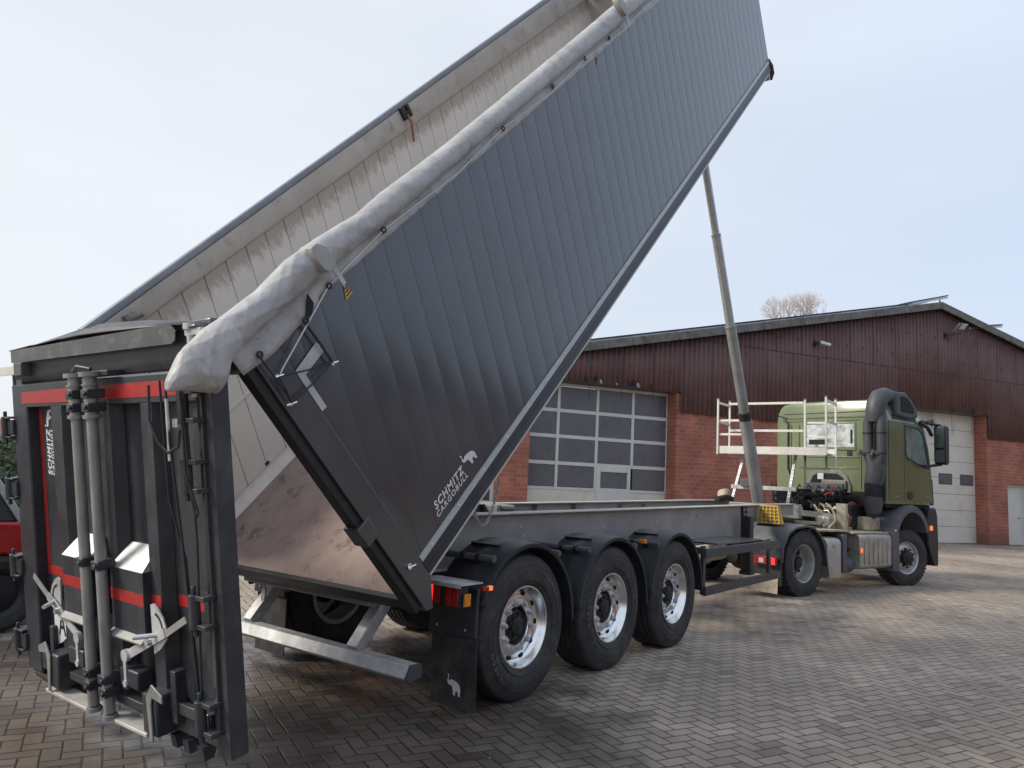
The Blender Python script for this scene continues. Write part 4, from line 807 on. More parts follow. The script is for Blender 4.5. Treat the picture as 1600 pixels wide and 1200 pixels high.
# ---- wheels
def make_wheel(kind):
    # local coords, outer face towards -Y. returns empty-less tree: rim mesh with children
    if kind=='trailer':
        W2=.1925; 
        rim=MB(); rim.lathe([(.155,.302),(.165,.300),(.165,.290),(.150,.283),(.120,.272),(.098,.262),(.088,.252),(.086,.235),(.094,.215),(.098,.180),(.097,.148),(.085,.141),(.02,.138)],64); ro=rim.build('wheel',M['alu'],smooth=40)
        bk=MB(); bk.lathe([(.150,.303),(.03,.296),(-.14,.296),(-.17,.30),(-.17,.26),(.02,.25)],32); bk.build('rim_barrel',M['aludull'],ro,local=True)
        for q in range(10):
            t=2*pi*(q+.5)/10; c=Vector((.236*math.cos(t),-.0905,.236*math.sin(t)))
            hb=MB(); tt=Vector((-math.sin(t),0,math.cos(t))); rr_=Vector((math.cos(t),0,math.sin(t)))
            vs=[c+tt*.022*math.cos(a)+rr_*.016*math.sin(a)+Vector((0,.0045*math.sin(a)*-1-.003,0)) for a in [i*pi/6 for i in range(12)]]; hb.add(vs,[tuple(range(12))]); hb.build('hand_hole_shade',M['dark'],ro,solid=.004,local=True)  # flat dark disc, no hole cut: the shade inside is painted
        for q in range(10):
            t=2*pi*q/10+.2; x,z=.1675*math.cos(t),.1675*math.sin(t)
            nb=MB(); nb.cyl((x,-.098,z),(x,-.108,z),.026,seg=12); nb.cyl((x,-.108,z),(x,-.124,z),.020,.019,seg=6); nb.cyl((x,-.124,z),(x,-.134,z),.012,.010,seg=8); nb.build('wheel_nut',M['nut'],ro,local=True)
        hb=MB(); hb.lathe([(.03,.139),(.05,.12),(.075,.112),(.08,.098),(.08,.070),(.105,.065),(.112,.05),(.115,.0)],32); ho=hb.build('hub',M['hub'],ro,local=True)
        for q in range(8):
            t=2*pi*q/8; n_=MB(); n_.cyl((.085*math.cos(t),-.08,.085*math.sin(t)),(.085*math.cos(t),-.098,.085*math.sin(t)),.011,seg=6); n_.build('hub_bolt',M['hub'],ro,local=True)
        prof=[(.150,.300),(.165,.305),(.178,.325),(.187,.36),(.1915,.40),(.190,.44),(.183,.47),(.176,.485),(.168,.505),(.160,.520),(.150,.526)]
        tread=[]
        for a0 in (.105,.048,-.010,-.068,-.125): tread+=[(a0+.012,.5335),(a0+.006,.520),(a0-.006,.520),(a0-.012,.5335)]
        prof+=[(.140,.5315)]+tread+[(-.140,.5315),(-.155,.522),(-.168,.505),(-.188,.44),(-.19,.40),(-.178,.325),(-.16,.30)]
        ty=MB(); ty.lathe(prof,96); to=ty.build('tyre',M['rubber'],ro,smooth=28,local=True)
        rg=MB(); 
        for a_,r0 in ((.1895,.345),(.1925,.408),(.1885,.452)): rg.lathe([(a_-.004,r0-.004),(a_+.0015,r0-.002),(a_+.0015,r0+.002),(a_-.004,r0+.004)],72)
        rg.build('sidewall_ring',M['rubber'],ro,local=True)
        # raised sidewall lettering
        for st,txt in ((1.30,'CARGO'),(4.3,'CARGO')):
            lm=[]
            for ci,ch in enumerate(txt):
                ang=st-ci*.115
                def TL(q,ang=ang):
                    rr_=.412+q[1]; t=ang-(q[0])/rr_; return Vector((rr_*math.cos(t),-(.1915+q[2]),rr_*math.sin(t)))
                tm=text_mb(ch,.045,TL,shear=0,bold=.03,extr=.0012); tm.build('tyre_lettering',M['truckgrey'],to,local=True,smooth=20)
    else:
        rad=.525 if kind=='front' else .53
        if kind=='front':
            rim=MB(); rim.lathe([(.13,.300),(.14,.296),(.135,.285),(.115,.272),(.09,.262),(.085,.24),(.105,.215),(.115,.18),(.115,.145),(.105,.14)],64); ro=rim.build('wheel',M['rimsteel'],smooth=40)
            hb=MB(); hb.lathe([(.09,.142),(.15,.135),(.18,.12),(.185,.08),(.20,.06),(.20,.0)],32); hb.build('hub',M['hub'],ro,local=True)
            for q in range(10):
                t=2*pi*q/10; x,z=.1675*math.cos(t),.1675*math.sin(t); nb=MB(); nb.cyl((x,-.115,z),(x,-.15,z),.019,.017,seg=6); nb.build('wheel_nut',M['black'],ro,local=True)
            W2=.155
        else:
            rim=MB(); rim.lathe([(.13,.300),(.14,.296),(.135,.285),(.11,.275),(.02,.262),(-.03,.255),(-.055,.235),(-.05,.20),(-.045,.145)],64); ro=rim.build('wheel',M['rimsteel'],smooth=40)
            hb=MB(); hb.lathe([(-.045,.15),(.0,.14),(.02,.12),(.03,.09),(.06,.08),(.065,.0)],32); hb.build('hub',M['hub'],ro,local=True)
            for q in range(10):
                t=2*pi*q/10; x,z=.1675*math.cos(t),.1675*math.sin(t); nb=MB(); nb.cyl((x,.048,z),(x,.0,z),.021,.019,seg=6); nb.build('wheel_nut',M['hub'],ro,local=True)
            for q in range(8):
                t=2*pi*(q+.5)/8; c=Vector((.222*math.cos(t),.047,.222*math.sin(t))); rr_=Vector((math.cos(t),0,math.sin(t))); tt=Vector((-math.sin(t),0,math.cos(t)))
                h_=MB(); h_.add([c+tt*.024*math.cos(a)+rr_*.02*math.sin(a) for a in [i*pi/5 for i in range(10)]],[tuple(range(10))]); h_.build('hand_hole_shade',M['dark'],ro,solid=.006,local=True)  # dark disc again paints the shade of a hand hole
            W2=.155
        prof=[(.128,.300),(.14,.306),(.150,.33),(.157,.37),(.158,.41),(.153,.455),(.145,.49),(.140,.505),(.11,.512),(0,.515),(-.11,.512),(-.14,.505),(-.153,.455),(-.157,.37),(-.14,.306),(-.12,.30)]
        ty=MB(); ty.lathe(prof,72); 
        nl=44
        for q in range(nl):
            for s in (-1,1):
                t=2*pi*(q+(.5 if s>0 else 0))/nl
                a1,a2=(.012*s,.148*s); dt=.55*2*pi/nl/2
                def P(a,rr_,tt): return (rr_*math.cos(tt),-a,rr_*math.sin(tt))
                ty.hexa([P(a1,.508,t-dt),P(a2,.490,t-dt+.02*s),P(a2,.490,t+dt+.02*s),P(a1,.508,t+dt),P(a1,rad+.005,t-dt*.8),P(a2,rad-.008,t-dt*.8+.02*s),P(a2,rad-.008,t+dt*.8+.02*s),P(a1,rad+.005,t+dt*.8)])
        ty.build('tyre',M['rubber'],ro,smooth=28,local=True)
    return ro
W0=make_wheel('trailer'); W0.parent=TR; WY=-1.045; W0.location=Vector((0,WY,.527))-TR.location; W0.rotation_euler=(0,.3,0)
for i,X in enumerate((1.31,2.62)):
    c=copy_tree(W0,TR,Vector((X,WY,.527))-TR.location); c.rotation_euler=(0,(.9,-.5)[i],0)
for i,X in enumerate((0,1.31,2.62)):
    c=copy_tree(W0,TR,Vector((X,-WY,.527))-TR.location); c.rotation_euler=(0,.4*i,pi)
for X in (0,1.31,2.62):
    k=MB(); k.cyl((X,-.85,.527),(X,.85,.527),.073,seg=14); k.build('axle',M['hub'],TR)
    for yy in (-.55,.55):
        k=MB(); k.tube([(X+.25,yy,.55),(X+.25,yy,.62),(X+.25,yy,.70),(X+.25,yy,.78),(X+.25,yy,.89)],[.10,.14,.12,.14,.12],16); k.build('air_spring',M['rubber'],TR)
        k=MB(); k.beam((X-.55,yy,.85),(X-.02,yy,.60),.07,.04); k.beam((X-.02,yy,.58),(X+.30,yy,.55),.07,.04); k.build('trailing_arm',M['hub'],TR)
# mudguards
def mudguard(X0,y0,y1,r0,a0,a1,m,cz=.53,name='mudguard',par=TR,T=ID,flat=False,lip=.03):
    k=MB(T); n=28; vs=[];fs=[]; ys=[y0,y0+(.02 if y1>y0 else -.02),(y0+y1)/2,y1]
    for i in range(n+1):
        a=R(a0+(a1-a0)*i/n); 
        for j,yy in enumerate((y0,y0,y0+.05*(1 if y1>y0 else -1),y0+.13*(1 if y1>y0 else -1),y0+.15*(1 if y1>y0 else -1),y0+.24*(1 if y1>y0 else -1),y0+.26*(1 if y1>y0 else -1),y1)):
            rr_=r0+(-lip,0,.008,.008,.016,.016,.008,.008)[j]
            vs.append((X0+rr_*math.cos(a),yy,cz+rr_*math.sin(a)))
    for i in range(n):
        for j in range(7): fs.append((i*8+j,i*8+j+1,(i+1)*8+j+1,(i+1)*8+j))
    k.add(vs,fs); return k.build(name,m,par,solid=.006,smooth=40)
for X in (0,1.31,2.62):
    for y0,y1 in ((-1.255,-.83),(1.255,.83)):
        mg=mudguard(X,y0,y1,.612,-2 if X<2.7 else 0,176 if X>0 else 160,M['plast'])
        s=1 if y0<0 else -1
        for a in (62,118):
            for aa in (a-7,a+7):
                k=MB(); ca,sa=math.cos(R(aa)),math.sin(R(aa)); k.beam((X+.633*ca,y0+s*.14,.53+.633*sa),(X+.633*ca,y1-s*.02,.53+.633*sa),.025,.024,(ca,0,sa)); k.build('bracket_rib',M['black'],mg)
        for xo in ((-.42,.42)):
            z=1.045
            k=MB(); k.cyl((X+xo,y0+s*.03,z),(X+xo,(-.585 if y0<0 else .565),z),.024,seg=14); rb=k.build('mudguard_rod',M['truckgrey'],mg)
            for yy in (y0+s*.16,y0+s*.30):
                k=MB(); k.tube([(X+xo,yy,z),(X+xo,yy+.03,z)],.034,10); k.build('rod_clamp',M['black'],rb)
# rear end of first mudguard down to the mud flap
for y0,sg in ((-1.255,1),(.83,1)):
    k=MB(); k.hexa([(-.64,y0,.53),(-.60,y0,.53),(-.60,y0+.425,.53),(-.64,y0+.425,.53),(-.625,y0,.86),(-.60,y0,.86),(-.60,y0+.425,.86),(-.625,y0+.425,.86)]); hp=k.build('flap_holder',M['plast'],TR,bevel=.006)
    k=MB(); k.hexa([(-.60,y0-.005,.045),(-.592,y0-.005,.045),(-.592,y0+.40,.045),(-.60,y0+.40,.045),(-.612,y0+.0,.55),(-.600,y0+.0,.55),(-.600,y0+.41,.55),(-.612,y0+.41,.55)]); fl_=k.build('mud_flap',M['rubber'],TR)
    elephant_mb(lambda q:Vector((-.603-q[2]-.009*q[1],y0+.20+.0-q[0]+.05,.125+q[1])),.135,.13).build('elephant_emblem',M['white'],fl_)
    for zz in (.58,.80):
        for yy in (.08,.34):
            k=MB(); k.cyl((-.642,y0+yy,zz),(-.648,y0+yy,zz),.008,seg=8); k.build('rivet',M['galv'],hp)
# rear lamps with bracket
for y0,y1,s in ((-.915,-1.275,-1),(.915,1.275,1)):
    a,b_=min(y0,y1),max(y0,y1)
    lm=empty('tail_lamp',Vector((0,0,0)),parent=TR)
    k=MB(); k.box((-.84,a,.755),(-.75,b_,.895)); k.build('lamp_housing',M['black'],lm,bevel=.006)
    sec=[(0,.10,'redlit'),(.10,.20,'dark'),(.12,.19,'redlamp'),(.24,.31,'redlamp'),(.32,.355,'redlamp')]
    for p0,p1,mm in ((.0,.125,'redlit'),(.14,.19,'redlamp'),(.195,.235,'dark'),(.24,.29,'redlamp'),(.30,.35,'redlamp')):
        ya,yb=y0+s*p0,y0+s*p1; k=MB(); k.box((-.848,min(ya,yb),.765),(-.8405,max(ya,yb),.885)); k.build('lamp_lens',M[mm],lm,bevel=.003)
    k=MB(); k.hexa([(-.87,a-.03,.905),(-.64,a-.03,.905),(-.64,b_+.03,.905),(-.87,b_+.03,.905),(-.87,a-.03,.915),(-.64,a-.03,.915),(-.64,b_+.03,.915),(-.87,b_+.03,.915)]); k.box((-.872,a-.03,.89),(-.868,b_+.03,.915)); k.build('lamp_bracket',M['galv'],lm)
    yy=y1+s*.02; k=MB(); k.box((-.82,min(yy,yy+s*.012),.77),(-.76,max(yy,yy+s*.012),.85)); k.build('side_reflector',M['orange'],lm)
    k=MB(); yy=y1+s*.06; k.box((-.70,min(yy,yy+s*.03),.865),(-.64,max(yy,yy+s*.03),.895)); k.build('marker_lamp',M['redlamp'],lm,bevel=.006)
    k=MB(); k.box((-.639,min(yy,yy+s*.03),.865),(-.60,max(yy,yy+s*.03),.895)); k.build('marker_lamp',M['orangelit'],lm,bevel=.004)
for X in (2.05,):
    k=MB(); k.box((X-.03,-1.16,1.05),(X+.03,-1.10,1.085)); k.build('side_marker_lamp',M['orange'],TR,bevel=.004)
# underrun bar with swing arms
ub=empty('underrun_bar',Vector((0,0,0)),parent=TR)
k=MB(); k.prism([(-1.20,.355),(-1.165,.43),(-1.07,.43),(-1.06,.40),(-1.06,.35),(-1.165,.33)],1,-1.17,1.17); k.build('bar',M['galv'],ub,bevel=.005)
k=MB(); k.prism([(-1.202,.353),(-1.165,.432),(-1.07,.432),(-1.058,.40),(-1.058,.348),(-1.167,.328)],1,-1.185,-1.171); k.build('end_cap',M['anth'],ub)
for yy in (-.60,.60):
    k=MB(); k.beam((-.80,yy,.80),(-1.11,yy,.42),.10,.09,(1,0,0)); ar=k.build('swing_arm',M['galv'],ub,bevel=.006)
    k=MB(); k.cyl((-.80,yy-.06,.80),(-.80,yy+.06,.80),.075,seg=16); k.box((-.86,yy-.045,.74),(-.70,yy+.045,.92)); k.build('arm_pivot',M['chass'],ub,bevel=.006)
for yy in (.25,.72):
    k=MB(); k.tube([(-1.06,yy,.88),(-1.07,yy,.78),(-1.03,yy,.70)],.035,8); k.build('floor_latch_hook',M['black'],TR)
k=MB(); k.cyl((-1.06,.52,.84),(-1.06,.52,.66),.012,seg=8); k.box((-1.07,.50,.58),(-1.05,.54,.68)); k.build('hanging_pull_rod',M['galv'],TR)
# safety chain
def chain(pts,nm):
    k=MB(); P=[Vector(q) for q in pts]; 
    tot=[0]; 
    for a,b_ in zip(P,P[1:]): tot.append(tot[-1]+(b_-a).length)
    s=0; i=0; alt=0
    while s<tot[-1]:
        while s>tot[i+1]: i+=1
        c=P[i].lerp(P[i+1],(s-tot[i])/(tot[i+1]-tot[i])); d=(P[i+1]-P[i]).normalized(); n_=d.cross(Vector((.3,1,.2))).normalized(); 
        if alt%2: n_=d.cross(n_)
        k.tube([c+d*.026*math.cos(t)+n_*.011*math.sin(t) for t in [j*pi/4 for j in range(9)]],.0045,5,False); s+=.036; alt+=1
    k.build(nm,M['galv'],TR)
c0=Vector((.30,-.62,1.62)); c1=Vector((-.02,-.66,1.32)); cc=[]
for i in range(15):
    t=i/14; x=.32+(.0-.32)*t; z=1.60+(1.36-1.60)*t-.30*4*t*(1-t)*.8+.0; cc.append((x,-.66,z))
chain(cc,'safety_chain')
# ---- telescopic tipping cylinder
P0=Vector((8.689,0,1.40)); dz=Vector((-2.601,0,5.184)).normalized()
def cp(z): return P0+dz*((z-1.40)/dz.z)
cy=empty('tipping_cylinder',Vector((0,0,0)),parent=TR)
k=MB(); k.cyl(cp(1.32),cp(2.80),.108,seg=28); k.build('outer_tube',M['steel'],cy)
k=MB(); k.cyl(cp(2.80),cp(2.90),.104,seg=28); k.cyl(cp(2.88),cp(2.925),.112,seg=28); k.build('gland_ring',M['hub'],cy)
for za,zb,rr_ in ((2.9,4.30,.086),(4.30,5.68,.074),(5.68,7.2,.060),(7.2,8.9,.047)):
    k=MB(); k.cyl(cp(za),cp(zb),rr_,seg=28); k.build('piston_stage',M['steel'] if rr_>.08 else M['chrome'],cy)
    k=MB(); k.cyl(cp(zb-.03),cp(zb),rr_+.004,seg=28); k.build('stage_collar',M['steel'],cy)
k=MB(); k.box((8.55,-.25,1.20),(8.9,.25,1.36)); k.build('cylinder_cradle',M['chass'],cy,bevel=.01)
k=MB(); k.tube([cp(1.62)+Vector((.11,0,0)),cp(1.6)+Vector((.2,-.03,-.05)),cp(1.4)+Vector((.24,-.05,-.1))],.02,8); k.build('hydraulic_hose',M['coil'],cy)
# ---- catwalk platform at the trailer front
pf=empty('catwalk_platform',Vector((0,0,0)),parent=TR)
def part(mb,name,m,par,**kw): return mb.build(name,m,par,**kw)
k=MB(); k.box((8.98,-1.07,2.26),(9.02,.87,2.40)); k.build('side_beam',M['alurail'],pf,bevel=.003)
k=MB(); k.box((9.50,-1.09,2.28),(9.54,.87,2.40)); k.build('side_beam',M['alurail'],pf,bevel=.003)
k=MB(); k.box((9.02,-1.06,2.28),(9.5,.86,2.31)); k.build('tread_grating',M['aludull'],pf)
for X,yy,za,zb in ((8.97,.88,2.24,3.29),(9.52,.86,2.27,3.30),(9.52,-.565,2.27,3.31),(8.97,-1.075,2.27,3.29),(9.52,-1.10,2.05,3.30)):
    k=MB(); k.box((X-.017,yy-.017,za),(X+.017,yy+.017,zb)); k.build('handrail_post',M['alurail'],pf,bevel=.004)
    k=MB(); k.box((X-.026,yy-.028,zb),(X+.026,yy+.028,zb+.02)); k.build('post_cap',M['truckgrey'],pf)
for z in (3.25,2.73):
    k=MB(); k.box((9.495,-.54,z-.022),(9.52,.84,z+.022)); k.build('guard_rail',M['alurail'],pf,bevel=.003)
for z in (2.88,2.62):
    k=MB(); k.box((8.99,.30,z-.02),(9.01,.86,z+.02)); k.build('guard_rail',M['alurail'],pf,bevel=.003)
    k=MB(); k.box((9.53,-1.08,z-.02),(9.55,-.59,z+.02)); k.build('guard_rail',M['alurail'],pf,bevel=.003)
for yy in (.88,-1.09):
    for z in (3.22,2.86): 
        k=MB(); k.beam((8.97,yy,z),(9.52,yy,z),.02,.045); k.build('end_rail',M['alurail'],pf)
for yy in (-.68,-1.04):
    k=MB(); k.box((9.1,yy-.015,2.02),(9.14,yy+.015,2.26)); k.build('step_hanger',M['truckgrey'],pf)
k=MB(); k.box((9.08,-1.09,2.02),(9.16,-.66,2.05)); k.build('step',M['truckgrey'],pf)
for yt,yb in ((.46,.58),(-.48,-.43)):
    k=MB(); k.beam((9.25,yt,2.27),(8.95,yb,1.38),.055,.045,(0,1,0)); lg=k.build('support_leg',M['galv'],pf)
    n_=14
    for i in range(n_):
        t=(i+.5)/n_; k=MB(); c=Vector((9.25,yt,2.27)).lerp(Vector((8.95,yb,1.38)),t)+Vector((-.028,0,.009)); k.add([c+Vector((0,-.006,-.009)),c+Vector((0,.006,-.009)),c+Vector((0,.006,.009)),c+Vector((0,-.006,.009))],[(0,1,2,3)]); k.build('leg_hole',M['hub'],lg,solid=.003)
k=MB(); k.box((9.0,-.55,1.62),(9.06,.62,1.69)); k.build('cross_tie',M['galv'],pf)
k=MB(); k.box((8.92,.10,1.66),(9.10,.42,1.80)); k.build('control_box',M['truckgrey'],pf,bevel=.01)
k=MB(); k.box((8.85,-.65,1.15),(9.0,.62,1.37)); k.build('front_crossbeam',M['chass'],TR,bevel=.01)
k=MB(); k.tube([(8.3,.5,1.42),(8.35,.5,1.50),(8.45,.52,1.52),(8.5,.52,1.42)],[.10,.12,.1,.05],12); k.build('dome_cover',M['tan'],TR)
k=MB(); k.tube([(7.9,.45,1.42),(8.2,.4,1.46),(8.5,.42,1.43)],.05,8); k.build('rubber_mat_roll',M['hub'],TR)
# wheel chock clipped to the neck
def Tk(q): return Vector((6.78+q[0],-.80+q[1],1.13+q[2]))
ch=empty('wheel_chock',Tk((.1,0,0)),'yellow plastic wheel chock clipped to the trailer neck above the truck mudguard','wheel chock')
k=MB(Tk); k.hexa([(.012,-.17,0),(.22,-.15,0),(.22,.15,0),(.012,.17,0),(.03,-.13,.25),(.12,-.11,.25),(.12,.11,.25),(.03,.13,.25)]); k.build('chock_core',M['tan'],ch)
k=MB(Tk)
def cf(y,z): return (.0+.02*z/.25, y*(1-.22*z/.25), z)
for i in range(6):
    y=-.17+i*.068; a=cf(y,0); b_=cf(y,.25); k.beam((a[0]-.0,a[1],a[2]),(b_[0],b_[1],b_[2]),.014,.03,(1,0,0))
for i in range(6):
    z=i*.05; a=cf(-.17,z); b_=cf(.17,z); k.beam((a[0]-.001,a[1],z),(b_[0]-.001,b_[1],z),.028,.012)
k.build('honeycomb_face',M['yellow'],ch)
k=MB(Tk); k.hexa([(.03,-.185,-.01),(.24,-.16,-.01),(.24,-.150,-.01),(.03,-.172,-.01),(.03,-.145,.262),(.14,-.12,.262),(.14,-.111,.262),(.03,-.131,.262)]); k.box((.02,-.14,.251),(.13,.13,.264)); k.build('chock_shell',M['yellow'],ch)
k=MB(Tk); k.box((.0,-.17,-.05),(.25,.17,-.012)); k.box((.02,.17,-.03),(.1,.30,.0)); k.build('chock_holder',M['black'],TR)
# ------------------------------------------------------------------ truck tractor unit
TO=Vector((8.0226,.0897,-.025)); TY=R(-16.06); cK,sK=math.cos(TY),math.sin(TY)
def TK(q): return Vector((TO.x+q[0]*cK-q[1]*sK,TO.y+q[0]*sK+q[1]*cK,TO.z+q[2]))
TT=empty('tractor_unit',TO,'olive green two axle tractor unit with black air intake stack, coupled to the tipper trailer','truck')
def kb(*a,**k): return MB(TK)
cab=empty('cab',TK((3.6,0,1.5))-TT.location,parent=TT)
def csec(x,hw,zt,zb):
    L=[(-hw,zb),(-hw,zt-.36),(-hw+.025,zt-.22),(-hw+.08,zt-.10),(-hw+.16,zt-.035),(-hw+.34,zt-.0),(0,zt+.012)]
    return [(x,y,z) for y,z in L]+[(x,-y,z) for y,z in L[-2::-1]]
secs=[csec(2.78,1.11,3.40,1.50),csec(2.80,1.145,3.42,1.50),csec(3.0,1.15,3.43,1.50),csec(3.8,1.15,3.42,1.50),csec(4.15,1.15,3.34,1.50),csec(4.35,1.14,3.10,1.50),csec(4.48,1.12,2.55,1.50),csec(4.56,1.08,2.05,1.50),csec(4.60,1.04,1.75,1.50)]
mb=kb(); n=len(secs[0]); vs=[q for s_ in secs for q in s_]; fs=[tuple(range(n)),tuple(range(len(vs)-1,len(vs)-n-1,-1))]
for i in range(len(secs)-1):
    for j in range(n): fs.append((i*n+j,i*n+(j+1)%n,(i+1)*n+(j+1)%n,(i+1)*n+j))
mb.add(vs,fs); shell=mb.build('cab_shell',M['green'],cab,bevel=.012,smooth=50)
# rear wall pressings
for y0,y1,z0,z1 in ((-.86,.98,3.20,3.225),(-.86,1.0,3.10,3.145),(-.62,.98,3.045,3.06),(-.62,.55,2.33,2.36),(-.60,.62,2.12,2.135),(.62,.66,2.4,2.98),(.80,.83,2.1,2.98),(-.66,-.64,1.75,2.5),(.5,.53,1.72,2.3)):
    k=kb(); k.box((2.765,y0,z0),(2.781,y1,z1)); k.build('panel_bead',M['green'],cab,bevel=.006)
k=kb(); k.box((2.762,-.56,2.47),(2.781,.50,3.01)); rwf=k.build('rear_window',M['green'],cab,bevel=.02)
k=kb(); k.box((2.757,-.53,2.53),(2.7615,.45,2.97)); k.build('glass',M['glassm'],rwf,bevel=.001)
k=kb(); k.box((2.752,-.50,2.60),(2.7565,-.46,2.86)); k.build('blind_edge',M['dark'],rwf)
k=kb(); k.box((2.7525,.05,2.58),(2.756,.40,2.68)); k.build('sticker',M['dark'],rwf)
k=kb(); k.box((2.765,-.48,2.36),(2.781,-.38,2.51)); k.build('air_vent',M['black'],cab,bevel=.01)
k=kb(); k.tube([(2.76,.90,3.12),(2.70,.96,3.14),(2.68,1.05,3.17)],.012,6); k.tube([(2.75,.92,3.06),(2.75,.86,3.0),(2.75,.86,2.1),(2.76,.80,1.95)],.016,6); k.build('hose_hook',M['black'],cab)
# arch around engine tunnel
P=[(-.47,1.66),(-.47,1.80),(-.38,2.0),(-.24,2.09),(.24,2.10),(.37,2.02),(.45,1.82),(.46,1.66)]
k=kb(); k.prism([(p[0],p[1]) for p in P],0,2.74,2.781); ea=k.build('tunnel_frame',M['frametan'],cab,bevel=.015)
k=kb(); k.prism([(p[0]*.84,1.64+(p[1]-1.64)*.84) for p in P],0,2.733,2.7395); k.build('tunnel_opening',M['dark'],ea)
k=kb(); k.box((2.70,.06,1.90),(2.73,.19,2.02)); k.build('work_lamp',M['orangelit'] if 0 else M['white'],cab,bevel=.01)
k=kb(); k.box((2.68,-.40,1.72),(2.732,.10,1.90)); k.build('tunnel_cover',M['frametan'],cab,bevel=.02)
k=kb(); k.box((2.775,-1.1,1.44),(4.5,1.1,1.499)); k.box((2.77,-.75,1.50),(2.779,.9,1.70)); k.build('floor_pan',M['dark'],cab)
# right side: door, window, lines, handle
def side(poly,y0,y1,nm,m,par=cab,**kw):
    k=kb(); k.prism(poly,1,y0,y1); return k.build(nm,m,par,**kw)
door=side([(3.40,1.56),(3.40,3.05),(4.12,3.03),(4.36,2.60),(4.47,2.1),(4.52,1.54)],-1.158,-1.149,'door',M['greenshade'],bevel=.004)
side([(3.41,2.99),(3.96,2.97),(4.14,2.86),(4.38,2.25),(4.36,2.19),(3.92,2.22),(3.50,2.33),(3.42,2.45)],-1.164,-1.1585,'window_frame',M['black'],door)
side([(3.45,2.95),(3.93,2.93),(4.09,2.84),(4.32,2.27),(3.93,2.28),(3.52,2.38),(3.455,2.47)],-1.168,-1.1645,'door_glass',M['glassl'],door)
side([(4.12,2.80),(4.16,2.80),(4.345,2.24),(4.30,2.24)],-1.1715,-1.1685,'glass_post',M['black'],door)
side([(3.50,2.315),(3.93,2.20),(4.40,2.14),(4.40,2.165),(3.93,2.225),(3.50,2.34)],-1.172,-1.159,'waist_line',M['greenshade'],door,bevel=.004)
side([(3.50,1.63),(3.50,1.72),(3.56,1.76),(3.68,1.72),(3.70,1.64),(3.60,1.59)],-1.172,-1.159,'door_handle',M['black'],door,bevel=.01)
side([(2.82,1.58),(2.82,1.70),(3.38,1.70),(3.38,1.58)],-1.157,-1.149,'lower_panel',M['greenshade'])
side([(2.82,1.712),(2.82,3.03),(3.38,3.04),(3.38,1.712)],-1.157,-1.149,'side_panel',M['greenshade'])
side([(3.06,1.64),(3.16,1.64),(3.16,1.655),(3.06,1.655)],-1.159,-1.1575,'badge',M['alu']); side([(4.28,1.66),(4.37,1.66),(4.37,1.685),(4.28,1.685)],-1.160,-1.1585,'badge',M['alu'])
side([(4.45,1.50),(4.45,2.05),(4.60,2.0),(4.64,1.50)],-1.13,-1.00,'corner_deflector',M['black'],bevel=.02)
# opened left door
k=kb(); k.hexa([(4.35,1.16,1.55),(3.42,1.40,1.55),(3.42,1.44,1.55),(4.35,1.20,1.55),(4.30,1.16,2.2),(3.42,1.40,2.2),(3.42,1.44,2.2),(4.30,1.20,2.2)]); ld=k.build('left_door',M['greenshade'],cab,bevel=.01)
for p,q in (((3.44,2.2),(3.44,3.02)),((3.44,3.02),(4.0,3.0)),((4.0,3.0),(4.30,2.2))):
    k=kb(); ya=lambda x:1.42-(x-3.42)*.258; k.beam((p[0],ya(p[0]),p[1]),(q[0],ya(q[0]),q[1]),.05,.06); k.build('window_frame',M['greenshade'],ld)
# sun visor, roof bits, antennas
k=kb(); k.hexa([(4.15,-1.18,3.08),(4.62,-1.05,3.02),(4.62,1.05,3.02),(4.15,1.18,3.08),(4.15,-1.18,3.14),(4.62,-1.05,3.07),(4.62,1.05,3.07),(4.15,1.18,3.14)]); k.build('sun_visor',M['black'],cab,bevel=.02)
k=kb(); k.tube([(4.0,-1.18,3.08),(4.25,-1.20,3.0),(4.42,-1.20,2.86)],.035,8); k.tube([(4.3,-1.17,3.1),(4.48,-1.18,3.16),(4.55,-1.15,3.08)],.04,8); k.build('visor_bracket',M['black'],cab)
k=kb(); k.cyl((3.9,.9,3.42),(3.82,.9,4.0),.006,.003,seg=6); k.build('antenna',M['black'],cab)
k=kb(); k.cyl((3.9,.55,3.42),(3.9,.55,3.55),.006,.006,seg=6); k.build('antenna',M['black'],cab)
# mirrors
mr=empty('mirror',TK((4.7,-1.4,2.7))-TT.location,parent=TT)
k=kb(); k.prism([(4.44,2.38),(4.44,3.02),(4.48,3.06),(4.60,3.05),(4.64,3.0),(4.62,2.34),(4.58,2.29),(4.47,2.30)],1,-1.44,-1.22); k.build('mirror_housing',M['black'],mr,bevel=.03)
k=kb(); k.box((4.432,-1.42,2.62),(4.4395,-1.24,3.02)); k.build('mirror_glass',M['glass'],mr,bevel=.003)
k=kb(); k.box((4.432,-1.42,2.34),(4.4395,-1.24,2.58)); k.build('mirror_glass',M['glass'],mr,bevel=.003)
for z,z2 in ((3.06,3.10),(2.30,2.24)):
    k=kb(); k.tube([(4.22,-1.15,z2),(4.38,-1.22,(z+z2)/2),(4.54,-1.32,z)],.028,8); k.build('mirror_arm',M['black'],mr)
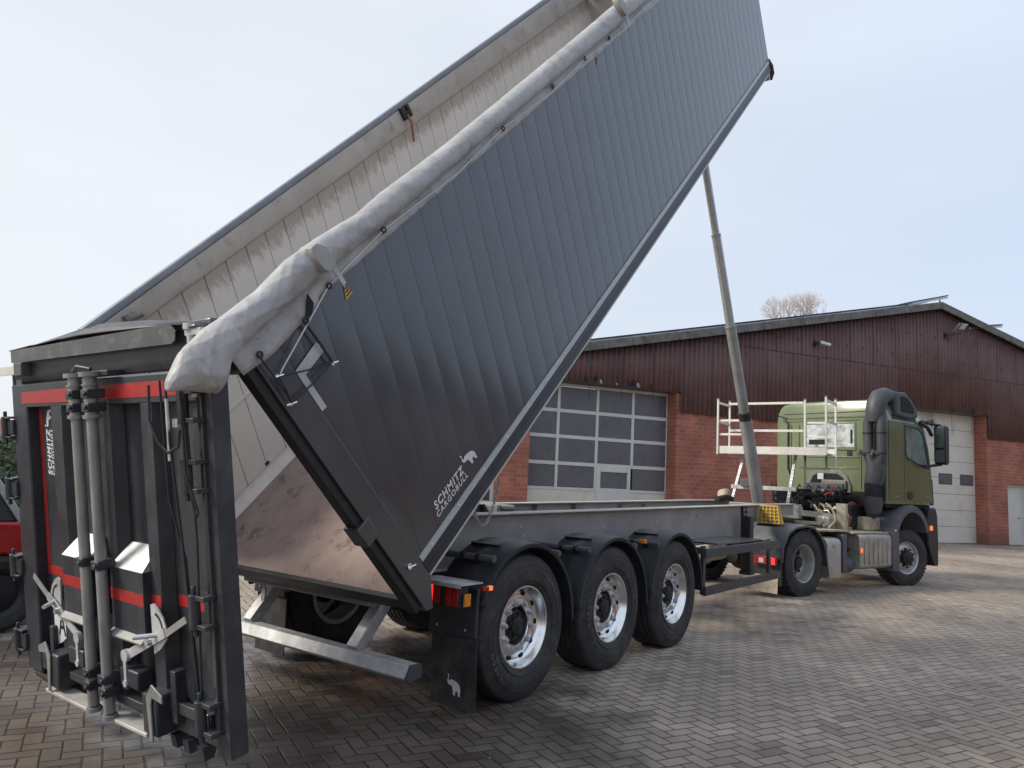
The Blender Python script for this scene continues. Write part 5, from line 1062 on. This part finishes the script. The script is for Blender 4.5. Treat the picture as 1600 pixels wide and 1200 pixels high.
# air intake stack
sn=empty('air_intake',TK((2.6,-1,2.4))-TT.location,parent=TT)
k=kb(); k.tube([(2.60,-1.02,2.98),(2.60,-1.02,3.12),(2.62,-1.03,3.30),(2.72,-1.04,3.44),(2.90,-1.05,3.50),(3.10,-1.05,3.49)],[.135,.165,.172,.165,.145,.13],20); k.build('intake_elbow',M['snork'],sn)
for yy in (-.885,-1.135):
    k=kb(); k.tube([(2.60,-1.01+(yy+1.01)*.5,3.12),(2.60,yy,2.95),(2.60,yy,2.80),(2.60,yy,2.45),(2.60,yy+.02*(1 if yy<-1 else -1),2.35),(2.60,-1.01+(yy+1.01)*.35,2.15)],[.095,.092,.086,.086,.092,.10],18); k.build('intake_pipe',M['snork'],sn)
    k=kb(); k.cyl((2.60,yy,2.79),(2.60,yy,2.765),.098,seg=18); k.cyl((2.60,yy,2.42),(2.60,yy,2.40),.096,seg=18); k.build('pipe_band',M['black'],sn)
    k=kb(); k.tube([(2.52,yy+.03,2.38),(2.46,yy+.10,2.44),(2.45,yy+.11,2.36)],[.04,.04,.03],8); k.build('clamp_lug',M['truckgrey'],sn)
k=kb(); k.tube([(2.60,-1.01,2.24),(2.60,-1.02,2.12),(2.60,-1.0,1.98),(2.60,-.975,1.86)],[.15,.165,.165,.16],20); k.build('intake_duct',M['snork'],sn)
k=kb(); zz=[]; 
pts=[];rd=[]
for i in range(25): pts.append((2.60,-.975,1.87-i*.0105)); rd.append(.165 if i%2 else .145)
k.tube(pts,rd,20); k.build('bellows',M['snork'],sn)
k=kb(); k.tube([(2.60,-.975,1.615),(2.60,-.975,1.50),(2.61,-.96,1.38),(2.68,-.90,1.28)],[.15,.155,.15,.09],20); k.build('intake_foot',M['snork'],sn)
k=kb(); k.prism([(3.0,3.14),(3.02,3.58),(3.40,3.60),(3.62,3.48),(3.86,3.30),(3.90,3.16),(3.55,3.10)],1,-1.20,-.92); pod=k.build('intake_hood',M['snork'],sn,bevel=.04)
k=kb(); k.prism([(3.22,3.22),(3.20,3.50),(3.46,3.50),(3.70,3.32),(3.68,3.22)],1,-1.208,-1.199); k.build('hood_grille',M['dark'],pod)
k=kb(); k.box((2.95,-1.15,3.05),(3.9,-.95,3.15)); k.build('hood_mount',M['black'],sn,bevel=.01)
k=kb(); k.box((2.70,-1.12,1.55),(2.76,-1.06,3.0)); k.build('stack_mount',M['black'],sn)
# front wheel arch, guards, bumper
def arch():
    k=kb(); n_=20; vs=[];fs=[]
    for i in range(n_+1):
        a=R(168-150*i/n_); 
        for rr_,yy in ((.60,-1.25),(.72,-1.25),(.74,-1.21),(.72,-.80),(.60,-.80)): vs.append((3.50+rr_*.95*math.cos(a),yy,.80+rr_*.94*math.sin(a)))
    for i in range(n_):
        for j in range(5): fs.append((i*5+j,i*5+(j+1)%5,(i+1)*5+(j+1)%5,(i+1)*5+j))
    fs+=[tuple(range(5)),tuple(range(n_*5+4,n_*5-1,-1))]
    k.add(vs,fs); return k
fa=arch().build('front_mudguard',M['truckgrey'],TT,bevel=.008)
k=kb(); k.prism([(2.74,.32),(2.74,.98),(2.98,.98),(2.99,.85),(2.98,.30)],1,-1.245,-.85); k.build('splash_guard',M['truckgrey'],TT,bevel=.01)
k=kb(); k.prism([(2.9,1.0),(2.9,1.5),(4.4,1.5),(4.4,.9),(4.0,1.3),(3.0,1.3)],1,-.83,.83); k.build('inner_wing',M['dark'],TT)
k=kb(); k.prism([(4.12,.78),(4.10,1.20),(4.20,1.45),(4.44,1.46),(4.52,1.30),(4.54,.72),(4.52,.36),(4.36,.36),(4.20,.60)],1,-1.24,1.24); bp_=k.build('bumper',M['black'],TT,bevel=.02)
k=kb(); k.box((4.17,-1.262,1.03),(4.27,-1.241,1.12)); k.build('indicator_lamp',M['orangelit'],bp_,bevel=.006)
k=kb(); k.cyl((2.83,-1.25,1.035),(2.83,-1.262,1.035),.022,seg=10); k.build('side_lamp',M['white'],TT)
# frame, deck
for yy in (-.42,.36):
    k=kb(); k.box((-1.05,yy-.035,.78),(4.0,yy+.035,1.04)); k.build('frame_rail',M['tan'],TT,bevel=.006)
k=kb(); k.box((-1.0,-.38,.86),(-.9,.32,1.0)); k.cyl((0,-.80,.53),(0,.8,.53),.11,seg=14); k.tube([(-.2,0,.53),(0,0,.53),(.2,0,.53)],[.12,.23,.16],16); k.build('drive_axle',M['hub'],TT)
k=kb(); k.cyl((3.46,-.85,.53),(3.46,.85,.53),.08,seg=12); k.build('front_axle',M['hub'],TT)
k=kb(); k.prism([(.05,1.05),(.25,1.16),(.95,1.16),(1.05,1.05)],1,-.42,.36); k.build('fifth_wheel',M['hub'],TT,bevel=.01)
k=kb(); k.hexa([(.15,-1.12,1.02),(1.5,-1.12,1.0),(1.5,-.46,1.0),(.15,-.46,1.02),(.15,-1.12,1.05),(1.5,-1.12,1.03),(1.5,-.46,1.03),(.15,-.46,1.05)]); k.build('deck_plate',M['tan'],TT,bevel=.004)
k=kb(); k.box((1.50,-1.18,.975),(2.72,-.46,1.0)); k.build('deck_plate',M['tan'],TT,bevel=.004)
# rear mudguard, flap, lamps
def tmud(y0,y1):
    k=kb(); n_=24; vs=[];fs=[]
    prof=[(.57,y0),(.60,y0),(.625,y0+.04*(1 if y1>y0 else -1)),(.625,y1),(.60,y1)]
    path=[(-.66,.56),(-.64,.80),(-.50,1.0),(-.30,1.09),(0,1.12),(.22,1.09),(.40,.98),(.53,.80),(.60,.55),(.64,.30)]
    for (x,z) in path:
        d=Vector((x,z-.53)).normalized()
        for off,yy in ((-.03,y0),(.0,y0),(.012,y0+.03*(1 if y1>y0 else -1)),(.012,y1),(-.0,y1)): vs.append((x+d.x*off,yy,z+d.y*off))
    for i in range(len(path)-1):
        for j in range(4): fs.append((i*5+j,i*5+j+1,(i+1)*5+j+1,(i+1)*5+j))
    k.add(vs,fs); return k.build('rear_mudguard',M['truckgrey'],TT,solid=.008,smooth=60)
for y0,y1 in ((-1.25,-.60),(1.25,.60)):
    tm_=tmud(y0,y1); a,b_=min(y0,y1),max(y0,y1)
    k=kb(); k.box((-.70,a,.22),(-.665,b_,.78)); k.build('mud_flap',M['plast'],TT)
    k=kb(); k.hexa([(-.74,a+.03,.10),(-.73,a+.03,.10),(-.73,b_,.10),(-.74,b_,.10),(-.72,a+.03,.36),(-.71,a+.03,.36),(-.71,b_,.36),(-.72,b_,.36)]); k.build('spray_flap',M['tan'],TT)
    yc=(-1.02 if y0<0 else 1.02)
    k=kb(); k.box((-.80,yc-.20,.52),(-.72,yc+.20,.64)); tl_=k.build('tail_lamp',M['redlamp'],TT,bevel=.01)
    k=kb(); k.box((-.805,yc-.0,.545),(-.8005,yc+.08,.615)); k.build('reversing_lens',M['strip'],tl_)
    k=kb(); e_=yc+(-.17 if y0<0 else .17); k.box((-.807,e_-.030,.53),(-.8005,e_+.030,.63)); k.build('lit_lens',M['redlit'],tl_)
# silver side box, strut, air tank, ribbed tank
k=kb(); k.prism([(-1.245,.27),(-1.245,.84),(-1.21,.90),(-1.14,.92),(-.75,.92),(-.75,.27)],0,.62,1.02); bx2=k.build('side_box',M['boxsil'],TT,bevel=.015)
k=kb(); k.cyl((.80,-1.2465,.80),(.80,-1.255,.80),.035,seg=12); k.box((.78,-1.262,.78),(.82,-1.255,.82)); k.build('lock',M['chrome'],bx2)
k=kb(); k.box((1.16,-1.20,.36),(1.28,-1.08,.97)); k.build('tank_strut',M['truckgrey'],TT,bevel=.006)
k=kb(); k.tube([(1.30,-1.02,.46),(1.33,-1.02,.46),(1.62,-1.02,.46)],[.06,.14,.14],18); k.build('air_tank',M['truckgrey'],TT)
k=kb(); k.box((1.1,-.95,.42),(1.6,-.5,.9)); k.tube([(1.12,-1.0,.72),(1.35,-1.08,.78),(1.55,-1.05,.70)],.05,8); k.build('battery_carrier',M['hub'],TT,bevel=.02)
k=kb(); k.prism([(-1.24,.42),(-1.245,.88),(-1.225,.955),(-1.15,.975),(-.60,.975),(-.60,.38),(-1.18,.38)],0,1.64,2.71); tk_=k.build('ribbed_tank_box',M['boxsil'],TT,bevel=.02)
for i in range(6):
    x=1.76+i*.155; k=kb(); k.box((x,-1.256,.46),(x+.075,-1.244,.90)); k.build('rib',M['boxsil'],tk_,bevel=.005)
for i in (0,2,4):
    x=1.86+i*.155
    for z in (.50,.86):
        k=kb(); k.cyl((x+.0,-1.246,z),(x,-1.262,z),.014,seg=8); k.build('bolt',M['nut'],tk_)
k=kb(); k.box((1.63,-1.262,.66),(1.68,-1.24,.74)); k.build('side_marker_lamp',M['orangelit'],TT,bevel=.004)
# brackets, pipes, couplings between cab and trailer
k=kb(); k.box((2.45,-.47,1.68),(2.52,.32,1.83)); k.build('hose_crossbar',M['truckgrey'],TT,bevel=.01)
k=kb(); k.beam((2.42,-.44,1.70),(2.42,-.58,1.02),.06,.07,(1,0,0)); k.build('bracket_post',M['black'],TT)
k=kb(); k.box((1.78,-.90,1.02),(1.86,-.72,1.47)); k.build('dusty_side_plate',M['tan'],TT,bevel=.008)
k=kb(); k.beam((1.15,.12,1.30),(1.9,-.80,1.22),.05,.10); k.build('perforated_rail',M['boxsil'],TT,bevel=.004)
k=kb(); k.beam((1.0,-.02,1.12),(1.5,-.60,1.10),.06,.06); k.build('lower_rail',M['tan'],TT,bevel=.01)
k=kb(); k.cyl((1.55,-.72,1.17),(1.75,-.45,1.17),.11,seg=16); k.box((1.5,-.75,1.06),(1.72,-.5,1.24)); k.build('valve_body',M['boxsil'],TT,bevel=.03)
k=kb(); k.tube([(1.35,-.15,1.22),(1.32,-.18,1.38),(1.36,-.28,1.40),(1.38,-.32,1.24)],.028,8); k.build('grab_loop',M['boxsil'],TT)
rr=random.Random(11)
for i in range(8):
    y0=-.25-.07*i+rr.uniform(-.03,.03); x0=1.75+rr.uniform(-.2,.3); h=1.26+.16*rr.random()
    k=kb(); k.tube([(x0+.3,y0+.30,h+.0),(x0+.1,y0+.16,h+.07),(x0,y0+.04,h+.05),(x0-.02,y0-.05,h-.06),(x0-.08,y0-.10-.03*rr.random(),1.17),(x0-.25*rr.random()-.1,y0-.12,1.05)],.014+.007*rr.random(),8); k.build('brake_pipe',M['tan'] if i%3 else M['hub'],TT)
for i in range(3):
    k=kb(); y0=-.3-.16*i; k.tube([(1.9,y0,1.30+.05*i),(1.88,y0-.22,1.33+.05*i),(1.86,y0-.28,1.25),(1.86,y0-.2,1.18)],.020,8); k.build('brake_pipe',M['boxsil'],TT)
k=kb(); k.tube([(2.3,-.58,1.02),(2.35,-.60,1.22),(2.5,-.56,1.36),(2.75,-.5,1.42)],[.10,.105,.10,.09],14); k.build('exhaust_pipe',M['rust'],TT)
k=kb(); k.tube([(2.3,-.60,.90),(2.3,-.60,1.05)],.12,14); k.build('exhaust_stub',M['tan'],TT)
k=kb(); k.box((2.55,-.95,1.0),(2.9,-.66,1.25)); k.build('tank_bracket',M['tan'],TT,bevel=.03)
k=kb(); k.box((2.3,-.7,1.02),(2.72,.8,1.45)); k.build('engine_block',M['hub'],TT,bevel=.04)
k=kb(); k.box((2.1,.1,1.1),(2.4,.7,1.7)); k.tube([(2.2,.7,1.5),(2.1,.3,1.62),(2.2,-.1,1.58),(2.15,-.4,1.66)],.05,8); k.build('hose_bundle',M['dark'],TT,bevel=.05)
# coiled hoses
def coil(a,b_,c,rad,turns,th,nm,m):
    a,b_,c=Vector(a),Vector(b_),Vector(c); P=[]
    for i in range(turns*10+1):
        t=i/(turns*10); q=a*(1-t)**2+b_*2*t*(1-t)+c*t*t; d=((b_-a)*(1-t)+(c-b_)*t).normalized(); e=d.cross(Vector((0,0,1))).normalized(); g_=d.cross(e)
        ph=2*pi*i/10; P.append(q+(e*math.cos(ph)+g_*math.sin(ph))*rad)
    k=kb(); k.tube(P,th,5); return k.build(nm,m,TT)
coil((2.45,.85,1.68),(1.7,.4,1.15),(1.35,-.35,1.62),.050,17,.0075,'coiled_hose',M['coil'])
coil((2.45,.55,1.72),(1.9,.1,1.22),(2.0,-.50,1.62),.048,16,.007,'coiled_hose',M['coil'])
coil((2.4,.95,1.80),(1.8,.5,1.40),(1.2,.10,1.50),.055,15,.0075,'coiled_hose',M['coil'])
coil((2.45,.25,1.70),(2.0,-.2,1.35),(2.1,-.62,1.68),.045,14,.007,'coiled_hose',M['coil'])
k=kb(); k.tube([(2.2,-.42,1.72),(2.15,-.46,1.76),(2.1,-.44,1.66),(2.0,-.36,1.60)],.022,8); k.build('red_air_coupling',M['redhose'],TT)
for i in range(6):
    k=kb(); y=.6-.2*i; k.tube([(2.46,y,1.74),(2.38,y-.02,1.78),(2.25,y-.06,1.66+.03*(i%3)),(2.15,y-.05,1.5)],.012,6); k.build('air_line',M['coil'],TT)
for i,(y,z) in enumerate(((.1,1.66),(-.12,1.68),(.42,1.62),(-.3,1.63))):
    k=kb(); k.box((2.36,y-.03,z-.03),(2.44,y+.03,z+.03)); k.build('coupling_head',M['boxsil'] if i%2 else M['tan'],TT,bevel=.008)
# wheels
WR=make_wheel('rear'); WR.parent=TT; WR.location=TK((0,-1.065,.53))-TT.location; WR.rotation_euler=(0,.3,TY)
for loc,rz in (((0,-.73,.53),TY),((0,1.065,.53),TY+pi),((0,.73,.53),TY+pi)):
    c=copy_tree(WR,TT,TK(loc)-TT.location); c.rotation_euler=(0,.5,rz)
ST=R(-15)
WF=make_wheel('front'); WF.parent=TT; WF.location=TK((3.46,-1.03,.53))-TT.location; WF.rotation_euler=(0,.2,TY+ST)
c=copy_tree(WF,TT,TK((3.46,1.03,.53))-TT.location); c.rotation_euler=(0,0,TY+ST+pi)
# ------------------------------------------------------------------ red car beyond the tailgate
FO=Vector((-1.90,4.15,0))
def TF(q): return Vector((FO.x+q[0],FO.y+q[1],q[2]))
FT=empty('parked_car',FO,'bright red car parked close beyond the left edge of the hanging tailgate','car')
k=MB(TF)
pr=[(-3.3,.30),(-3.45,.75),(-3.35,1.0),(-2.9,1.05),(.14,.99),(.35,.94),(.62,.84),(.80,.62),(.80,.32),(.45,.25),(.36,.45),(.22,.64),(0,.70),(-.22,.64),(-.38,.42),(-.40,.25),(-2.2,.25),(-2.3,.5),(-2.45,.66),(-2.65,.70),(-2.85,.62),(-3.0,.4),(-3.02,.28)]
k.prism(pr,1,-.88,.88); cb_=k.build('car_body',M['tred'],FT,bevel=.03)
k=MB(TF); gl=lambda h,x0,x1,w_:[(x0,-w_,h),(x1,-w_,h),(x1,w_,h),(x0,w_,h)]
k.hexa(gl(.99,-3.1,.12,.82)+gl(1.62,-2.85,-.26,.68)); k.build('window_glass',M['glass'],FT,bevel=.02)
k=MB(TF); k.hexa(gl(1.621,-2.88,-.24,.70)+gl(1.68,-2.7,-.45,.64)); k.build('car_roof',M['strip'],FT,bevel=.015)
for s_ in (-1,1):
    k=MB(TF); k.beam((.14,s_*.835,.99),(-.26,s_*.69,1.64),.07,.06); k.build('windscreen_pillar',M['strip'],FT,bevel=.01)
    k=MB(TF); k.beam((-1.3,s_*.83,1.0),(-1.32,s_*.69,1.62),.06,.06); k.build('door_pillar',M['black'],FT)
    k=MB(TF); k.prism([(.30,.68),(.52,.78),(.74,.66),(.50,.60)],1,*sorted((s_*.60,s_*.885))); k.build('headlight',M['strip'],FT,bevel=.01)
    k=MB(TF); k.box((-.30,min(s_*.885,s_*1.02),1.0),(-.16,max(s_*.885,s_*1.02),1.12)); k.build('wing_mirror',M['tred'],FT,bevel=.02)
def cw(x,y,rad,wd):
    k2=MB(); k2.lathe([(wd/2-.01,rad*.66),(wd/2-.02,rad*.60),(wd/2-.06,rad*.5),(wd/2-.03,rad*.2),(wd/2-.03,0)],32); o_=k2.build('wheel',M['black'],FT,local=True); o_.location=TF((x,y,rad))-FT.location; o_.rotation_euler=(0,0,0 if y<0 else pi)
    k=MB(); k.lathe([(wd/2-.015,rad*.64),(wd/2,rad*.72),(wd/2+.004,rad*.86),(wd/2-.02,rad*.97),(wd/2-.05,rad),(-wd/2+.05,rad),(-wd/2+.01,rad*.95),(-wd/2,rad*.7)],48); k.build('tyre',M['rubber'],o_,local=True)
for x in (0,-2.65):
    for y in (-.80,.80): cw(x,y,.345,.22)
# ------------------------------------------------------------------ background
def tree(name,base,h,cr,depth,seed,label,m):
    """bare crown: recursive branches kept inside a rounded crown of radius cr"""
    rr=random.Random(seed); k=MB(); root=empty(name,base,label,'tree')
    top=base+Vector((0,0,h-cr*1.9)); tk=MB(); tk.tube([base,top],[.30,.2],10); tk.build('trunk',m,root)
    cc=base+Vector((0,0,h-cr))
    def grow(p,d,L,rad,lv):
        q=p+d*L; o_=q-cc
        if o_.length>cr*1.05: q=cc+o_.normalized()*cr*rr.uniform(.93,1.05)
        k.tube([p,p.lerp(q,.5)+Vector((rr.uniform(-1,1),rr.uniform(-1,1),0))*L*.05,q],[rad,rad*.85,rad*.7],3,False)
        if lv==0: return
        for i in range(3):
            nd=(d*.9+Vector((rr.uniform(-1,1),rr.uniform(-1,1),rr.uniform(-.5,.8)))*.75).normalized()
            grow(p.lerp(q,1 if i==0 else rr.uniform(.5,1)),nd,L*rr.uniform(.66,.84),max(.005,rad*.5),lv-1)
    for i in range(6):
        grow(top,Vector((rr.uniform(-.8,.8),rr.uniform(-.8,.8),1)).normalized(),cr*.6,.10,depth)
    k.build('crown',m,root); return root
tree('bare_tree',Vector((55.0,13.95,0)),17.35,1.75,5,4,'pale bare tree crown rising above the workshop roof ridge',M['bark'])
tree('bare_tree',Vector((55.4,12.35,0)),17.8,1.85,5,9,'second bare tree crown above the roof, right of the first one',M['bark'])
def hedge(c0,c1,wd,h,nm,label,seed):
    rr=random.Random(seed); k=MB(); a,b_=Vector(c0),Vector(c1); L=(b_-a).length; d=(b_-a).normalized(); e=Vector((-d.y,d.x,0))
    for i in range(int(L*wd*h*260)):
        s_,t_,z=rr.random()*L,rr.uniform(-.5,.5)*wd,rr.random()*h
        if rr.random()<.5: t_=math.copysign(wd*.5,t_)+rr.uniform(-.12,.12)
        c=a+d*s_+e*t_+Vector((0,0,z+noise.noise(Vector((s_,t_,0)))*.25)); u_=Vector((rr.uniform(-1,1),rr.uniform(-1,1),rr.uniform(-1,1))).normalized(); v_=u_.cross(Vector((rr.uniform(-1,1),rr.uniform(-1,1),rr.uniform(-1,1)))).normalized(); s2=rr.uniform(.05,.11)
        k.add([c-u_*s2,c+v_*s2*.6,c+u_*s2,c-v_*s2*.6],[(0,1,2,3)])
    o_=k.build(nm,M['leafg'],None); return tag(o_,label,'hedge')
hedge((-1.5,18.5,0),(9,16.5,0),1.2,2.1,'hedge','green garden hedge far left, seen through the gap beside the tailgate',3)
k=MB(); k.add([(-30,14,.004),(-6,12.8,.004),(-2,11.6,.004),(10,13.2,.004),(12,70,.004),(-30,70,.004)],[(0,1,2,3,4,5)]); lw_=k.build('grass',M['grass']); lw_['kind']='structure'; lw_.name='lawn'
# fence
fe=empty('garden_fence',Vector((0,15,0)),'thin green wire mesh fence in front of the hedge','fence')
for i in range(7):
    k=MB(); k.cyl((-2+i*2,15.6-i*.2,0),(-2+i*2,15.6-i*.2,1.5),.03,seg=8); k.build('fence_post',M['truckgrey'],fe)
for z in (.3,.7,1.1,1.45):
    k=MB(); k.cyl((-2,15.6,z),(10,14.4,z),.012,seg=6); k.build('fence_wire',M['truckgrey'],fe)
def house(c,yaw,w_,d_,h,rh,label,name='brick_house'):
    c=Vector(c); T=lambda q:Vector((c.x+q[0]*math.cos(yaw)-q[1]*math.sin(yaw),c.y+q[0]*math.sin(yaw)+q[1]*math.cos(yaw),q[2]))
    r_=empty(name,c,label,'house')
    k=MB(T); k.prism([(-d_/2,0),(d_/2,0),(d_/2,h),(0,h+rh-.1),(-d_/2,h)],0,-w_/2,w_/2); k.build('wall',M['render'],r_)
    for s_ in (-1,1):
        k=MB(T); k.hexa([(-w_/2-.4,s_*(d_/2+.4),h-.25),(w_/2+.4,s_*(d_/2+.4),h-.25),(w_/2+.4,0,h+rh-.05),(-w_/2-.4,0,h+rh-.05),(-w_/2-.4,s_*(d_/2+.4),h-.1),(w_/2+.4,s_*(d_/2+.4),h-.1),(w_/2+.4,0,h+rh+.1),(-w_/2-.4,0,h+rh+.1)]); k.build('roof',M['roofred'],r_)
    for i in range(int(w_//3)):
        x=-w_/2+1.2+i*3
        for s_ in (-1,1):
            k=MB(T); yy=s_*(d_/2+.03); k.box((x,min(yy,yy-.05*s_),1),(x+1.2,max(yy,yy-.05*s_),2.2)); k.build('window',M['glass'],r_)
    return r_
house((9.5,47,0),R(-5),16,8,2.6,.8,'low grey-green outbuilding with a shallow red roof far behind the left hedge')
# barn added out of view to darken the reflection in the trailer side
sh=empty('reflection_barn',Vector((6,-21,0)),'long brown barn shape added out of view, mirrored dark in the trailer side','barn')
k=MB(); k.box((-26,-27,0),(48,-19,5.2)); k.build('wall',M['clad'],sh)
k=MB(); k.prism([(-27.5,5.1),(-18.5,5.1),(-18.5,5.3),(-23,7.0),(-27.5,5.3)],0,-26.5,48.5); k.build('roof',M['roof'],sh)

# ------------------------------------------------------------------ grit, leaf bits and crumbs on the paving
rr=random.Random(21); k=MB()
for i in range(420):
    x=rr.uniform(-4,20); y=rr.uniform(-7,4)+(-.35*max(0,x-6)); s_=rr.uniform(.004,.012)*(1+max(0,x)*.10); a=rr.uniform(0,pi); ca,sa=math.cos(a)*s_,math.sin(a)*s_
    k.add([(x-ca,y-sa,.006),(x+sa*.6,y-ca*.6,.004+s_*.3),(x+ca,y+sa,.007),(x-sa*.6,y+ca*.6,.005+s_*.5)],[(0,1,2,3)])
gt=k.build('grit',M['tan']); gt['kind']='stuff'; tag(gt,'scattered pale grit and leaf crumbs on the paved yard','grit')
k=MB(TB); 
for i in range(1500):
    x=rr.uniform(-19,8); y=-abs(rr.gauss(0,.18))-.0; s_=rr.uniform(.01,.035)
    if y<-.7: continue
    c=Vector((x,y,.01)); e=Vector((rr.uniform(-1,1),rr.uniform(-1,1),rr.uniform(0,1.2))).normalized()*s_; g_=Vector((rr.uniform(-1,1),rr.uniform(-1,1),0)).normalized()*s_*.4
    k.add([c-g_,c+g_,c+e],[(0,1,2)])
ws=k.build('wall_foot_litter',M['hub']); ws['kind']='stuff'; tag(ws,'dark leaf litter along the foot of the workshop wall','litter')
